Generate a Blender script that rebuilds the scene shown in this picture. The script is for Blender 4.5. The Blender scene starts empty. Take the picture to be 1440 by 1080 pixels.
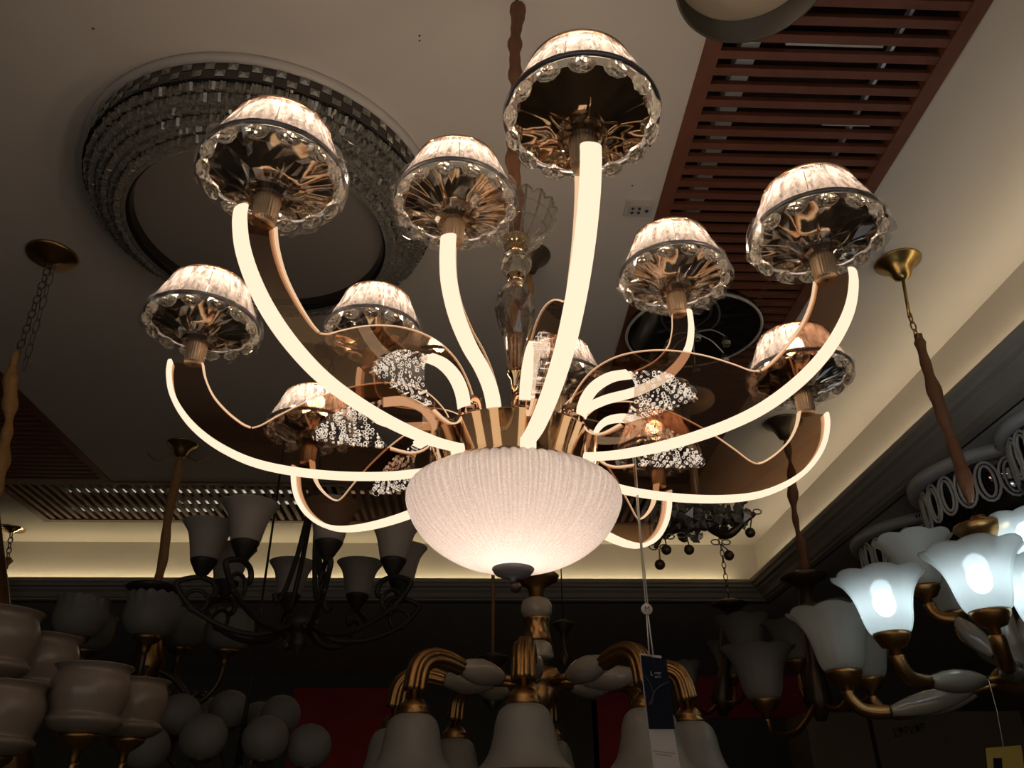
import bpy, math, random
from mathutils import Vector, Matrix, geometry
random.seed(7)
PI = math.pi
sc = bpy.context.scene
COL = sc.collection
# ------------------------------------------------------------------ camera
PITCH, ROLL, YAW, FPX = 0.5152, -0.0098, 0.0450, 1128.78
CZ = 1.5
def basis():
    cp, sp, cy, sy = math.cos(PITCH), math.sin(PITCH), math.cos(YAW), math.sin(YAW)
    f = Vector((sy*cp, cy*cp, sp)); r = Vector((cy, -sy, 0)); u = r.cross(f)
    cr, sr = math.cos(ROLL), math.sin(ROLL)
    return cr*r + sr*u, -sr*r + cr*u, f
RX, UP, FW = basis()
cam = bpy.data.cameras.new('camera'); cam.sensor_width = 36; cam.lens = 36*FPX/1440
cam.clip_start = 0.02
co = bpy.data.objects.new('camera', cam); COL.objects.link(co)
co.matrix_world = Matrix(((RX.x, UP.x, -FW.x, 0), (RX.y, UP.y, -FW.y, 0), (RX.z, UP.z, -FW.z, CZ), (0, 0, 0, 1)))
sc.camera = co
def ray(px, py): return FW*FPX + RX*(px-720) - UP*(py-540)
def atY(px, py, Y):
    d = ray(px, py); d = d*(Y/d.y); return Vector((d.x, d.y, d.z+CZ))
def atZ(px, py, z):
    d = ray(px, py); d = d*((z-CZ)/d.z); return Vector((d.x, d.y, z))
def ppm(p):                      # pixels per metre at a point
    return FPX/((Vector(p)-Vector((0, 0, CZ))).dot(FW))
# ------------------------------------------------------------------ materials
MATS = {}
def newmat(name):
    m = bpy.data.materials.new(name); m.use_nodes = True
    nt = m.node_tree; nt.nodes.clear()
    o = nt.nodes.new('ShaderNodeOutputMaterial')
    MATS[name] = m
    return m, nt, o
def N(nt, t, **kw):
    n = nt.nodes.new(t)
    for k, v in kw.items():
        if k.startswith('_'): setattr(n, k[1:], v)
        else: n.inputs[k.replace('__', ' ')].default_value = v
    return n
def L(nt, a, ao, b, bi): nt.links.new(a.outputs[ao], b.inputs[bi])
def c4(c): return (c[0], c[1], c[2], 1)
def pbr(name, col, rough=.5, metal=0., noise=0., nscale=20., bump=0., bscale=60., spec=.5, sss=0., trans=0., ior=1.45, coat=0.):
    m, nt, o = newmat(name)
    p = N(nt, 'ShaderNodeBsdfPrincipled', Base__Color=c4(col), Roughness=rough, Metallic=metal, IOR=ior)
    p.inputs['Specular IOR Level'].default_value = spec
    p.inputs['Transmission Weight'].default_value = trans
    p.inputs['Coat Weight'].default_value = coat
    L(nt, p, 0, o, 0)
    if noise or bump:
        tc = N(nt, 'ShaderNodeTexCoord')
    if noise:
        t = N(nt, 'ShaderNodeTexNoise', Scale=nscale, Detail=4.)
        L(nt, tc, 'Object', t, 'Vector')
        mx = N(nt, 'ShaderNodeMix', _data_type='RGBA')
        mx.inputs[6].default_value = c4([x*(1-noise) for x in col]); mx.inputs[7].default_value = c4([min(1, x*(1+noise)) for x in col])
        L(nt, t, 'Fac', mx, 0); nt.links.new(mx.outputs[2], p.inputs['Base Color'])
    if bump:
        t2 = N(nt, 'ShaderNodeTexNoise', Scale=bscale, Detail=5.)
        L(nt, tc, 'Object', t2, 'Vector')
        b = N(nt, 'ShaderNodeBump', Strength=bump, Distance=.01)
        L(nt, t2, 'Fac', b, 'Height'); L(nt, b, 0, p, 'Normal')
    return m
def emit(name, col, s):
    m, nt, o = newmat(name); e = N(nt, 'ShaderNodeEmission', Color=c4(col), Strength=s); L(nt, e, 0, o, 0); return m
def thin(name, tint, gloss=.2, grough=.05, gcol=(1, 1, 1), transl=0., tcol=(1, 1, 1), fres=True, bump=0., bscale=80., stretch=None, diff=0.):
    """thin see-through sheet: tinted transparency + glossy reflection (+ translucent scatter)"""
    m, nt, o = newmat(name)
    tr = N(nt, 'ShaderNodeBsdfTransparent', Color=c4(tint))
    gl = N(nt, 'ShaderNodeBsdfGlossy', Color=c4(gcol), Roughness=grough)
    cur = tr
    if transl:
        tl = N(nt, 'ShaderNodeBsdfTranslucent', Color=c4(tcol))
        mx = N(nt, 'ShaderNodeMixShader', Fac=transl); L(nt, tr, 0, mx, 1); L(nt, tl, 0, mx, 2); cur = mx
    if diff:
        df = N(nt, 'ShaderNodeBsdfDiffuse', Color=c4(tcol))
        mx = N(nt, 'ShaderNodeMixShader', Fac=diff); L(nt, cur, 0, mx, 1); L(nt, df, 0, mx, 2); cur = mx
    mg = N(nt, 'ShaderNodeMixShader', Fac=gloss)
    if fres:
        lw = N(nt, 'ShaderNodeFresnel', IOR=1.5)
        ma = N(nt, 'ShaderNodeMath', _operation='MULTIPLY_ADD', _use_clamp=True)
        ma.inputs[1].default_value = 1.; ma.inputs[2].default_value = gloss
        L(nt, lw, 0, ma, 0)
        ge = N(nt, 'ShaderNodeNewGeometry'); iv = N(nt, 'ShaderNodeMath', _operation='SUBTRACT'); iv.inputs[0].default_value = 1.
        L(nt, ge, 'Backfacing', iv, 1); mm = N(nt, 'ShaderNodeMath', _operation='MULTIPLY'); L(nt, ma, 0, mm, 0); L(nt, iv, 0, mm, 1); L(nt, mm, 0, mg, 0)
    L(nt, cur, 0, mg, 1); L(nt, gl, 0, mg, 2); L(nt, mg, 0, o, 0)
    if bump:
        tc = N(nt, 'ShaderNodeTexCoord'); t = N(nt, 'ShaderNodeTexNoise', Scale=bscale, Detail=3.)
        if stretch:
            mp = N(nt, 'ShaderNodeMapping', Scale=stretch); L(nt, tc, 'Object', mp, 'Vector'); L(nt, mp, 0, t, 'Vector')
        else: L(nt, tc, 'Object', t, 'Vector')
        b = N(nt, 'ShaderNodeBump', Strength=bump, Distance=.01); L(nt, t, 'Fac', b, 'Height'); L(nt, b, 0, gl, 'Normal')
    return m
def glass(name, col=(1, 1, 1), ior=1.5, rough=0.):
    m, nt, o = newmat(name); g = N(nt, 'ShaderNodeBsdfGlass', Color=c4(col), Roughness=rough, IOR=ior); L(nt, g, 0, o, 0); return m

def wood_mat():
    m, nt, o = newmat('reddish_wood')
    p = N(nt, 'ShaderNodeBsdfPrincipled', Roughness=.55)
    tc = N(nt, 'ShaderNodeTexCoord'); t = N(nt, 'ShaderNodeTexNoise', Scale=14., Detail=6.)
    L(nt, tc, 'Object', t, 'Vector')
    r = N(nt, 'ShaderNodeValToRGB'); r.color_ramp.elements[0].color = (.10, .030, .014, 1); r.color_ramp.elements[1].color = (.19, .062, .030, 1)
    L(nt, t, 'Fac', r, 0); L(nt, r, 0, p, 'Base Color'); L(nt, p, 0, o, 0); return m
def bubble_mat():
    m, nt, o = newmat('bubble_acrylic')
    tc = N(nt, 'ShaderNodeTexCoord')
    mp = N(nt, 'ShaderNodeMapping', Scale=(1, .02, 1)); L(nt, tc, 'Object', mp, 0)
    fac = None
    for sca, lo, hi in ((134, .20, .47),):
        v = N(nt, 'ShaderNodeTexVoronoi', Scale=float(sca), Randomness=.95); L(nt, mp, 0, v, 'Vector')
        r = N(nt, 'ShaderNodeValToRGB'); e = r.color_ramp.elements
        e[0].position = 0.; e[0].color = (.75, .75, .75, 1); e[1].position = .1; e[1].color = (.0, .0, .0, 1)
        for pos, val in ((lo+.04, .0), (lo+.11, .95), (hi-.09, .95), (hi-.01, .0)):
            q = e.new(pos); q.color = (val, val, val, 1)
        L(nt, v, 'Distance', r, 0)
        if fac is None: fac = r
        else:
            mx = N(nt, 'ShaderNodeMath', _operation='MAXIMUM'); L(nt, fac, 0, mx, 0); L(nt, r, 0, mx, 1); fac = mx
    tr = N(nt, 'ShaderNodeBsdfTransparent', Color=(.86, .8, .76, 1)); gl = N(nt, 'ShaderNodeBsdfGlossy', Roughness=.05)
    base = N(nt, 'ShaderNodeMixShader', Fac=.1); L(nt, tr, 0, base, 1); L(nt, gl, 0, base, 2)
    tl = N(nt, 'ShaderNodeBsdfTranslucent', Color=(1, .95, .88, 1)); em = N(nt, 'ShaderNodeEmission', Color=(1, .86, .7, 1), Strength=.75)
    bb = N(nt, 'ShaderNodeAddShader'); L(nt, tl, 0, bb, 0); L(nt, em, 0, bb, 1)
    mx = N(nt, 'ShaderNodeMixShader'); L(nt, fac, 0, mx, 0); L(nt, base, 0, mx, 1); L(nt, bb, 0, mx, 2); L(nt, mx, 0, o, 0)
    return m
def bowl_mat():
    m, nt, o = newmat('frosted_seeded_glass')
    tc = N(nt, 'ShaderNodeTexCoord'); t = N(nt, 'ShaderNodeTexNoise', Scale=420., Detail=2.); L(nt, tc, 'Object', t, 'Vector')
    r = N(nt, 'ShaderNodeValToRGB'); r.color_ramp.elements[0].position = .35; r.color_ramp.elements[1].position = .7
    r.color_ramp.elements[0].color = (.84, .74, .68, 1); r.color_ramp.elements[1].color = (.98, .93, .88, 1)
    L(nt, t, 'Fac', r, 0)
    tl = N(nt, 'ShaderNodeBsdfTranslucent'); df = N(nt, 'ShaderNodeBsdfDiffuse'); L(nt, r, 0, tl, 0); L(nt, r, 0, df, 0)
    mx = N(nt, 'ShaderNodeMixShader', Fac=.4); L(nt, tl, 0, mx, 1); L(nt, df, 0, mx, 2)
    gl = N(nt, 'ShaderNodeBsdfGlossy', Roughness=.25); fr = N(nt, 'ShaderNodeFresnel', IOR=1.4)
    m2 = N(nt, 'ShaderNodeMixShader'); L(nt, fr, 0, m2, 0); L(nt, mx, 0, m2, 1); L(nt, gl, 0, m2, 2); L(nt, m2, 0, o, 0)
    b = N(nt, 'ShaderNodeBump', Strength=.4, Distance=.002); L(nt, t, 'Fac', b, 'Height'); L(nt, b, 0, df, 'Normal'); L(nt, b, 0, tl, 'Normal')
    return m

M = {}
M['plaster'] = pbr('ceiling_plaster', (.62, .555, .50), .9, noise=.04, nscale=3, bump=.05, bscale=90, spec=.1)
M['plaster_dark'] = pbr('soffit_plaster', (.45, .44, .43), .9, noise=.05, nscale=3, spec=.1)
M['crown'] = pbr('crown_moulding_paint', (.36, .33, .29), .7, noise=.06, nscale=6, spec=.2)
M['wall'] = pbr('wall_paint', (.17, .16, .13), .9, noise=.1, nscale=2, spec=.1)
M['floor'] = pbr('floor_tile', (.22, .20, .18), .4, noise=.1, nscale=5)
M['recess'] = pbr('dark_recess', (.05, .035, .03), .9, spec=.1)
M['wood'] = wood_mat()
M['silver'] = pbr('galvanised_metal', (.75, .73, .68), .35, .5)
M['rose'] = pbr('rose_gold_metal', (.80, .52, .34), .10, 1.)
M['rose_dark'] = pbr('rose_gold_dark', (.55, .34, .20), .16, 1.)
M['gold'] = pbr('polished_gold', (.86, .60, .34), .08, 1.)
M['hubgold'] = pbr('hub_gold', (.58, .41, .25), .07, 1.)
M['brass'] = pbr('aged_brass', (.42, .28, .10), .28, 1., noise=.25, nscale=25)
M['bronze'] = pbr('antique_bronze', (.36, .20, .075), .35, 1., noise=.35, nscale=30)
M['iron'] = pbr('black_iron', (.035, .030, .026), .5, .3, noise=.2)
M['darkmetal'] = pbr('dark_bronze', (.10, .07, .045), .4, .7, noise=.2)
M['gunmetal'] = pbr('gunmetal_ring', (.24, .235, .26), .42, .7)
M['socketmetal'] = pbr('tan_fluted_metal', (.62, .44, .28), .35, .55)
M['greymetal'] = pbr('grey_metal', (.55, .50, .50), .45, .3)
M['sleeve'] = pbr('brown_satin_sleeve', (.18, .075, .036), .6, noise=.3, nscale=40, bump=.4, bscale=50)
M['sleeve_gold'] = pbr('gold_satin_sleeve', (.38, .20, .07), .6, noise=.3, nscale=40, bump=.4, bscale=50)
M['strip'] = emit('led_silicone', (1., .76, .54), 1.2)
M['strip_edge'] = emit('led_edge', (1., .64, .38), .9)
M['bulb'] = emit('warm_bulb', (1., .78, .5), 14.)
M['bulb_soft'] = emit('soft_led', (1., .80, .62), 3.)
M['amber'] = thin('amber_acrylic', (.64, .49, .39), gloss=.10, grough=.02, gcol=(1, .80, .62))
def crystal_mat():
    m, nt, o = newmat('crystal')
    g = N(nt, 'ShaderNodeBsdfGlass', Color=(1, .99, .97, 1), IOR=1.6, Roughness=0.); tl = N(nt, 'ShaderNodeBsdfTranslucent', Color=(1, .93, .80, 1))
    mx = N(nt, 'ShaderNodeMixShader', Fac=.20); L(nt, g, 0, mx, 1); L(nt, tl, 0, mx, 2); L(nt, mx, 0, o, 0); return m
M['crystal'] = crystal_mat()
def clear_mat():
    m, nt, o = newmat('crystal_clear')
    g = N(nt, 'ShaderNodeBsdfGlass', Color=(1, .98, .95, 1), IOR=1.45, Roughness=0.); tr = N(nt, 'ShaderNodeBsdfTransparent', Color=(.85, .82, .78, 1))
    gl = N(nt, 'ShaderNodeBsdfGlossy', Roughness=.03)
    mx = N(nt, 'ShaderNodeMixShader', Fac=.45); L(nt, g, 0, mx, 1); L(nt, tr, 0, mx, 2)
    m2 = N(nt, 'ShaderNodeMixShader', Fac=.18); L(nt, mx, 0, m2, 1); L(nt, gl, 0, m2, 2); L(nt, m2, 0, o, 0); return m
M['crystal_clear'] = clear_mat()
def panel_mat():
    m, nt, o = newmat('crystal_panel')
    tc = N(nt, 'ShaderNodeTexCoord'); mp = N(nt, 'ShaderNodeMapping', Scale=(1, 1, .03)); L(nt, tc, 'Object', mp, 0)
    t = N(nt, 'ShaderNodeTexNoise', Scale=125., Detail=2.); L(nt, mp, 0, t, 'Vector')
    r = N(nt, 'ShaderNodeValToRGB'); r.color_ramp.elements[0].position = .36; r.color_ramp.elements[1].position = .68
    r.color_ramp.elements[0].color = (.10, .10, .10, 1); r.color_ramp.elements[1].color = (.62, .62, .62, 1); L(nt, t, 'Fac', r, 0)
    tr = N(nt, 'ShaderNodeBsdfTransparent', Color=(.95, .91, .90, 1)); tl = N(nt, 'ShaderNodeBsdfTranslucent', Color=(.96, .88, .88, 1))
    gl = N(nt, 'ShaderNodeBsdfGlossy', Roughness=.08, Color=(1, .96, .95, 1))
    b = N(nt, 'ShaderNodeBump', Strength=.35, Distance=.004); L(nt, t, 'Fac', b, 'Height'); L(nt, b, 0, gl, 'Normal')
    m1 = N(nt, 'ShaderNodeMixShader'); L(nt, r, 0, m1, 0); L(nt, tr, 0, m1, 1); L(nt, tl, 0, m1, 2)
    m2 = N(nt, 'ShaderNodeMixShader', Fac=.16); L(nt, m1, 0, m2, 1); L(nt, gl, 0, m2, 2); L(nt, m2, 0, o, 0); return m
M['panel'] = panel_mat()
M['mirror'] = pbr('amber_mirror_dish', (.50, .36, .24), .08, 1., bump=.05, bscale=14)
M['film'] = thin('plastic_film', (.97, .965, .96), gloss=.10, grough=.16, transl=.03)
M['clear'] = thin('clear_glass', (.90, .89, .87), gloss=.30, grough=.06, transl=.16, bump=.5, bscale=70)
M['bubble'] = bubble_mat()
M['bowl'] = bowl_mat()
def opal_mat():
    m, nt, o = newmat('opal_glass')
    rf = N(nt, 'ShaderNodeBsdfRefraction', Color=(.8, .85, .85, 1), Roughness=.42, IOR=1.06)
    tl = N(nt, 'ShaderNodeBsdfTranslucent', Color=(.80, .86, .84, 1)); df = N(nt, 'ShaderNodeBsdfDiffuse', Color=(.72, .76, .75, 1))
    gl = N(nt, 'ShaderNodeBsdfGlossy', Roughness=.3)
    m1 = N(nt, 'ShaderNodeMixShader', Fac=.6); L(nt, rf, 0, m1, 1); L(nt, tl, 0, m1, 2)
    m2 = N(nt, 'ShaderNodeMixShader', Fac=.45); L(nt, m1, 0, m2, 1); L(nt, df, 0, m2, 2)
    m3 = N(nt, 'ShaderNodeMixShader', Fac=.03); L(nt, m2, 0, m3, 1); L(nt, gl, 0, m3, 2); L(nt, m3, 0, o, 0); return m
M['opal'] = opal_mat()
M['opal_warm'] = pbr('opal_glass_warm', (.26, .24, .21), .45, noise=.04, nscale=10, bump=.04, bscale=40)
M['opal_grey'] = pbr('opal_glass_grey', (.22, .21, .19), .6, noise=.04, nscale=10)
M['opal_iron'] = pbr('opal_glass_smoke', (.34, .31, .28), .6, noise=.04, nscale=10)
M['marble'] = pbr('cream_alabaster', (.24, .19, .15), .3, noise=.12, nscale=12, coat=.3)
M['ceramic'] = pbr('cream_ceramic', (.30, .26, .21), .15, noise=.05, nscale=15, coat=.5)
M['darkcrystal'] = pbr('unlit_crystal', (.26, .24, .21), .10, .4, spec=1., noise=.6, nscale=120)
M['mirrorband'] = pbr('mirror_band', (.10, .09, .085), .06, .9)
M['white'] = pbr('white_enamel', (.52, .47, .43), .45)
M['whitecool'] = pbr('white_lacquer', (.6, .62, .64), .4)
M['inner'] = pbr('lamp_inner_panel', (.20, .175, .155), .7, spec=.2)
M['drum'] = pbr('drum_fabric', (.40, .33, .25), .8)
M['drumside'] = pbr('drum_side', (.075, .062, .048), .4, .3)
M['red'] = pbr('red_poster', (.62, .040, .036), .6, noise=.25, nscale=4)
M['darkred'] = pbr('red_cabinet', (.55, .035, .07), .6, noise=.25, nscale=5)
M['navy'] = pbr('navy_card', (.004, .006, .018), .6, spec=.2)
M['paper'] = pbr('white_paper', (.66, .58, .52), .7)
M['string'] = pbr('waxed_string', (.75, .68, .58), .7)
M['ink'] = pbr('ink', (.10, .07, .05), .7)
M['silverink'] = pbr('silver_ink', (.42, .43, .50), .5)
M['greyink'] = pbr('grey_ink', (.32, .27, .25), .7)
M['swirl'] = pbr('swirl_print', (.03, .033, .05), .6)
M['card'] = pbr('cardboard', (.16, .12, .08), .9, noise=.1, nscale=6)
M['cardtape'] = pbr('cardboard_print', (.05, .04, .03), .9)
M['yellow'] = pbr('yellow_card', (.42, .30, .06), .7)
M['plastic'] = pbr('beige_plastic', (.50, .46, .42), .5)
M['cove'] = emit('cove_led', (1., .86, .50), 18.)
M['cove_side'] = emit('cove_led_dim', (1., .86, .58), 17.)
M['glintglow'] = emit('glint_glow', (1., .93, .74), .55)
M['cold'] = emit('cold_bulb', (.78, .92, 1.), 13.)
M['greenled'] = emit('green_led', (.1, .9, .5), 1.)

# ------------------------------------------------------------------ mesh builder
class MB:
    def __init__(s): s.v = []; s.f = []; s.sm = []
    def add(s, vs, fs, smooth=True, xf=None):
        b = len(s.v)
        for v in vs:
            v = Vector(v)
            s.v.append(xf @ v if xf else v)
        for f in fs: s.f.append([b+i for i in f]); s.sm.append(smooth)
        return s
    def box(s, a, b, xf=None):
        x0, y0, z0 = a; x1, y1, z1 = b
        vs = [(x0, y0, z0), (x1, y0, z0), (x1, y1, z0), (x0, y1, z0), (x0, y0, z1), (x1, y0, z1), (x1, y1, z1), (x0, y1, z1)]
        return s.add(vs, [(3, 2, 1, 0), (4, 5, 6, 7), (0, 1, 5, 4), (1, 2, 6, 5), (2, 3, 7, 6), (3, 0, 4, 7)], False, xf)
    def lathe(s, prof, n=32, xf=None, mod=None, smooth=True, close=False):
        vs = []; fs = []
        for i, (r, z) in enumerate(prof):
            for k in range(n):
                a = 2*PI*k/n
                rr, zz = (r, z) if mod is None else mod(r, z, a, i)
                vs.append((rr*math.cos(a), rr*math.sin(a), zz))
        m = len(prof)
        for i in range(m-1 if not close else m):
            j = (i+1) % m
            for k in range(n):
                l = (k+1) % n
                fs.append((i*n+k, i*n+l, j*n+l, j*n+k))
        if not close:
            if prof[0][0] > 1e-6: pass
        return s.add(vs, fs, smooth, xf)
    def disc(s, r, z, n=32, xf=None, up=False):
        vs = [(r*math.cos(2*PI*k/n), r*math.sin(2*PI*k/n), z) for k in range(n)]
        f = list(range(n)); 
        if not up: f.reverse()
        return s.add(vs, [f], False, xf)
    def sphere(s, r, c=(0, 0, 0), n=16, m=10, sz=1., smooth=True):
        prof = [(max(1e-5, r*math.sin(PI*i/m)), -r*sz*math.cos(PI*i/m)) for i in range(m+1)]
        return s.lathe(prof, n, Matrix.Translation(c), smooth=smooth)
    def torus(s, R, r, z=0, n=40, m=8, xf=None, sz=1.):
        prof = [(R+r*math.cos(2*PI*k/m), z+r*sz*math.sin(2*PI*k/m)) for k in range(m)]
        return s.lathe(prof, n, xf, close=True)
    def tube(s, path, rad, n=10, cap=True, flute=0, rads=None):
        P = [Vector(p) for p in path]; vs = []; fs = []
        T = []
        for i in range(len(P)):
            d = P[min(i+1, len(P)-1)]-P[max(i-1, 0)]
            T.append(d.normalized() if d.length > 1e-9 else Vector((0, 0, 1)))
        ref = Vector((0, 0, 1)) if abs(T[0].z) < .9 else Vector((1, 0, 0))
        u = T[0].cross(ref).normalized()
        for i, p in enumerate(P):
            u = (u-T[i]*u.dot(T[i])).normalized(); w = T[i].cross(u)
            R = rads[i] if rads else rad
            for k in range(n):
                a = 2*PI*k/n
                q = R*(1+(flute*abs(math.sin(a*4)) if flute else 0))
                vs.append(p+(u*math.cos(a)+w*math.sin(a))*q)
        for i in range(len(P)-1):
            for k in range(n):
                l = (k+1) % n
                fs.append((i*n+k, i*n+l, (i+1)*n+l, (i+1)*n+k))
        if cap:
            fs.append(tuple(reversed(range(n)))); fs.append(tuple((len(P)-1)*n+k for k in range(n)))
        return s.add(vs, fs, True)
    def plate(s, outer, holes, t, xf=None):
        """polygon in the XZ plane with holes, thickness t along Y"""
        loops = [outer]+list(holes)
        tris = geometry.tessellate_polygon([[Vector((a, b, 0)) for a, b in l] for l in loops])
        flat = [p for l in loops for p in l]; n = len(flat)
        vs = [(a, -t/2, b) for a, b in flat]+[(a, t/2, b) for a, b in flat]; fs = []
        for q in tris: fs.append(tuple(q)); fs.append(tuple(i+n for i in reversed(q)))
        b = 0
        for l in loops:
            for i in range(len(l)):
                j = (i+1) % len(l); fs.append((b+i, b+j, b+j+n, b+i+n))
            b += len(l)
        return s.add(vs, fs, False, xf)
    def ribbon(s, path, w, d, side=1, xf=None, w2=None):
        """LED strip: half-round bar along a path in the XZ plane; side picks which normal it swells to"""
        vs = []; fs = []; P = [Vector((a, 0, b)) for a, b in path]
        cs = [(-w/2, -.001), (-w/2, d*.35), (-w*.36, d*.8), (-w*.15, d), (w*.15, d), (w*.36, d*.8), (w/2, d*.35), (w/2, -.001)]
        m = len(cs)
        for i, p in enumerate(P):
            t = (P[min(i+1, len(P)-1)]-P[max(i-1, 0)]).normalized()
            nrm = Vector((t.z, 0, -t.x))*side
            k = 1 if w2 is None else 1+(w2/w-1)*i/(len(P)-1)
            for y, o in cs: vs.append(p+nrm*o+Vector((0, y*k, 0)))
        for i in range(len(P)-1):
            for k in range(m):
                l = (k+1) % m; fs.append((i*m+k, i*m+l, (i+1)*m+l, (i+1)*m+k))
        fs.append(tuple(range(m))); fs.append(tuple((len(P)-1)*m+k for k in reversed(range(m))))
        return s.add(vs, fs, True, xf)
    def mesh(s, name):
        me = bpy.data.meshes.new(name); me.from_pydata([tuple(v) for v in s.v], [], s.f); 
        me.polygons.foreach_set('use_smooth', s.sm); me.update(); 
        import bmesh
        bm = bmesh.new(); bm.from_mesh(me); bmesh.ops.recalc_face_normals(bm, faces=bm.faces); bm.to_mesh(me); bm.free()
        return me
def cr(pts, k=6, closed=False):
    """Catmull-Rom through 2-D or 3-D points"""
    P = [Vector(p) for p in pts]; n = len(P); out = []
    rng = range(n if closed else n-1)
    for i in rng:
        if closed: a, b, c, d = P[i-1], P[i], P[(i+1) % n], P[(i+2) % n]
        else: a, b, c, d = P[max(i-1, 0)], P[i], P[i+1], P[min(i+2, n-1)]
        for j in range(k):
            t = j/k
            out.append(.5*((2*b)+(c-a)*t+(2*a-5*b+4*c-d)*t*t+(3*b-a-3*c+d)*t**3))
    if not closed: out.append(P[-1])
    return [tuple(p) for p in out]
# ------------------------------------------------------------------ scene objects
def empty(name, label, cat, loc=(0, 0, 0), rz=0, group=None):
    o = bpy.data.objects.new(name, None); COL.objects.link(o); o.location = loc; o.rotation_euler = (0, 0, rz); o.empty_display_size = .05
    o['label'] = label; o['category'] = cat
    if group: o['group'] = group
    return o
def tag(o, label, cat, group=None):
    o['label'] = label; o['category'] = cat
    if group: o['group'] = group
    return o
def obj(name, mb, mat, parent=None, loc=None, rz=0, label=None, kind=None):
    me = mb if isinstance(mb, bpy.types.Mesh) else mb.mesh(name)
    if not me.materials: me.materials.append(M[mat])
    o = bpy.data.objects.new(name, me); COL.objects.link(o)
    if parent: o.parent = parent
    if loc: o.location = loc
    if rz: o.rotation_euler = (0, 0, rz)
    if label: o['label'] = label
    if kind: o['kind'] = kind
    return o
def struct(name, mb, mat): return obj(name, mb, mat, kind='structure')
def copytree(o, parent=None, skip=()):
    c = o.copy(); COL.objects.link(c)
    if parent: c.parent = parent
    for ch in list(o.children):
        if not any(ch.name.startswith(s) for s in skip): copytree(ch, c, skip)
    return c
def lamp(name, loc, power, col, size=.02, parent=None):
    l = bpy.data.lights.new(name, 'POINT'); l.energy = power; l.color = col; l.shadow_soft_size = size
    o = bpy.data.objects.new(name, l); COL.objects.link(o); o.location = loc
    if parent: o.parent = parent
    return o
T = Matrix.Translation
def RZ(a): return Matrix.Rotation(a, 4, 'Z')
def RY(a): return Matrix.Rotation(a, 4, 'Y')
def RXm(a): return Matrix.Rotation(a, 4, 'X')

# ================================================================== room shell
HC = CZ+1.80            # tray ceiling
HL = CZ+1.525           # cove lip
HS = CZ+1.40            # lower ceiling
X0, X1, Y0, Y1 = -3.45, 1.955, -1.7, 5.45     # tray rectangle
RX0, RX1 = .573, 1.255                        # right grille
BY0, BY1 = 4.36, 5.03                         # back grille
LX0, LX1 = -2.78, -2.10                       # left grille
GY0 = -1.2
b = MB()
t = .03
def cp(x0, y0, x1, y1): b.box((x0, y0, HC), (x1, y1, HC+t))
cp(X0, Y0, LX0, Y1); cp(LX1, Y0, RX0, BY0); cp(RX1, Y0, X1, Y1)
cp(LX0, BY1, RX1, Y1); cp(LX0, Y0, LX1, GY0); cp(RX0, Y0, RX1, GY0)
struct('ceiling', b, 'plaster')
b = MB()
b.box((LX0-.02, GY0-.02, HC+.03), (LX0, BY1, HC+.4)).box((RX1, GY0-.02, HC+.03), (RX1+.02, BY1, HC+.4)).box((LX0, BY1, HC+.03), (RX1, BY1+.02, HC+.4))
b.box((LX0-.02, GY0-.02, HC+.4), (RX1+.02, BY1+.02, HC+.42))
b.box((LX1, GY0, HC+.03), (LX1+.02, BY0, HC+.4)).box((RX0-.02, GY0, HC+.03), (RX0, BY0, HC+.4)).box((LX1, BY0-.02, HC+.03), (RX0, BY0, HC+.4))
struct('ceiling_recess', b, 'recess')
# risers, cove trough, crown and lower ceiling
def ring_profile(prof, name, mat):
    """sweep a profile (out, z) round the tray rectangle; out>0 is away from the tray"""
    b = MB(); vs = []; fs = []; m = len(prof)
    for (sx, sy) in ((0, 0), (1, 0), (1, 1), (0, 1)):
        for o_, z in prof:
            vs.append(((X1+o_) if sx else (X0-o_), (Y1+o_) if sy else (Y0-o_), z))
    for c in range(4):
        d = (c+1) % 4
        for k in range(m-1): fs.append((c*m+k, c*m+k+1, d*m+k+1, d*m+k))
    b.add(vs, fs, False)
    return struct(name, b, mat)
ring_profile([(0., HC+.03), (0., HC), (.0, HL-.03), ], 'trim_1', 'plaster')
ring_profile([(0., HL-.03), (-.06, HL-.03), (-.085, HL-.02), (-.095, HL), (-.105, HL), (-.105, HL-.008), (-.10, HL-.022), (-.085, HL-.03), (-.075, HL-.045), (-.05, HL-.05), (-.045, HL-.06),
              (-.02, HL-.075), (0.0, HL-.10), (.02, HL-.105), (.02, HL-.115), (.06, HL-.118), (.06, HS), ], 'trim_2', 'crown')
b = MB()
XL, XR, YF, YB = -5.2, 4.6, -2.6, 8.2
for (a, c, d, e) in ((XL, YF, X0-.06, YB), (X1+.06, YF, XR, YB), (X0-.06, Y1+.06, X1+.06, YB), (X0-.06, YF, X1+.06, Y0-.06)):
    b.box((a, c, HS), (d, e, HS+.03))
struct('ceiling_soffit', b, 'plaster_dark')
struct('floor', MB().box((XL, YF, -.05), (XR, YB, 0)), 'floor')
struct('wall_back', MB().box((XL, YB, 0), (XR, YB+.1, HS+.03)), 'wall')
struct('wall_left', MB().box((XL-.1, YF, 0), (XL, YB, HS+.03)), 'wall')
struct('wall_right', MB().box((XR, YF, 0), (XR+.1, YB, HS+.03)), 'wall')
wf = MB().box((XL, YF-.1, 0), (-3.2, YF, HS+.03)).box((3.2, YF-.1, 0), (XR, YF, HS+.03)).box((-3.2, YF-.1, 2.6), (3.2, YF, HS+.03)).box((-3.2, YF-.1, 0), (3.2, YF, .35))
struct('wall_front', wf, 'wall')
fr = MB()
for x in (-3.2, -1.09, 1.03, 3.14): fr.box((x, YF-.07, .35), (x+.06, YF-.02, 2.6))
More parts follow.
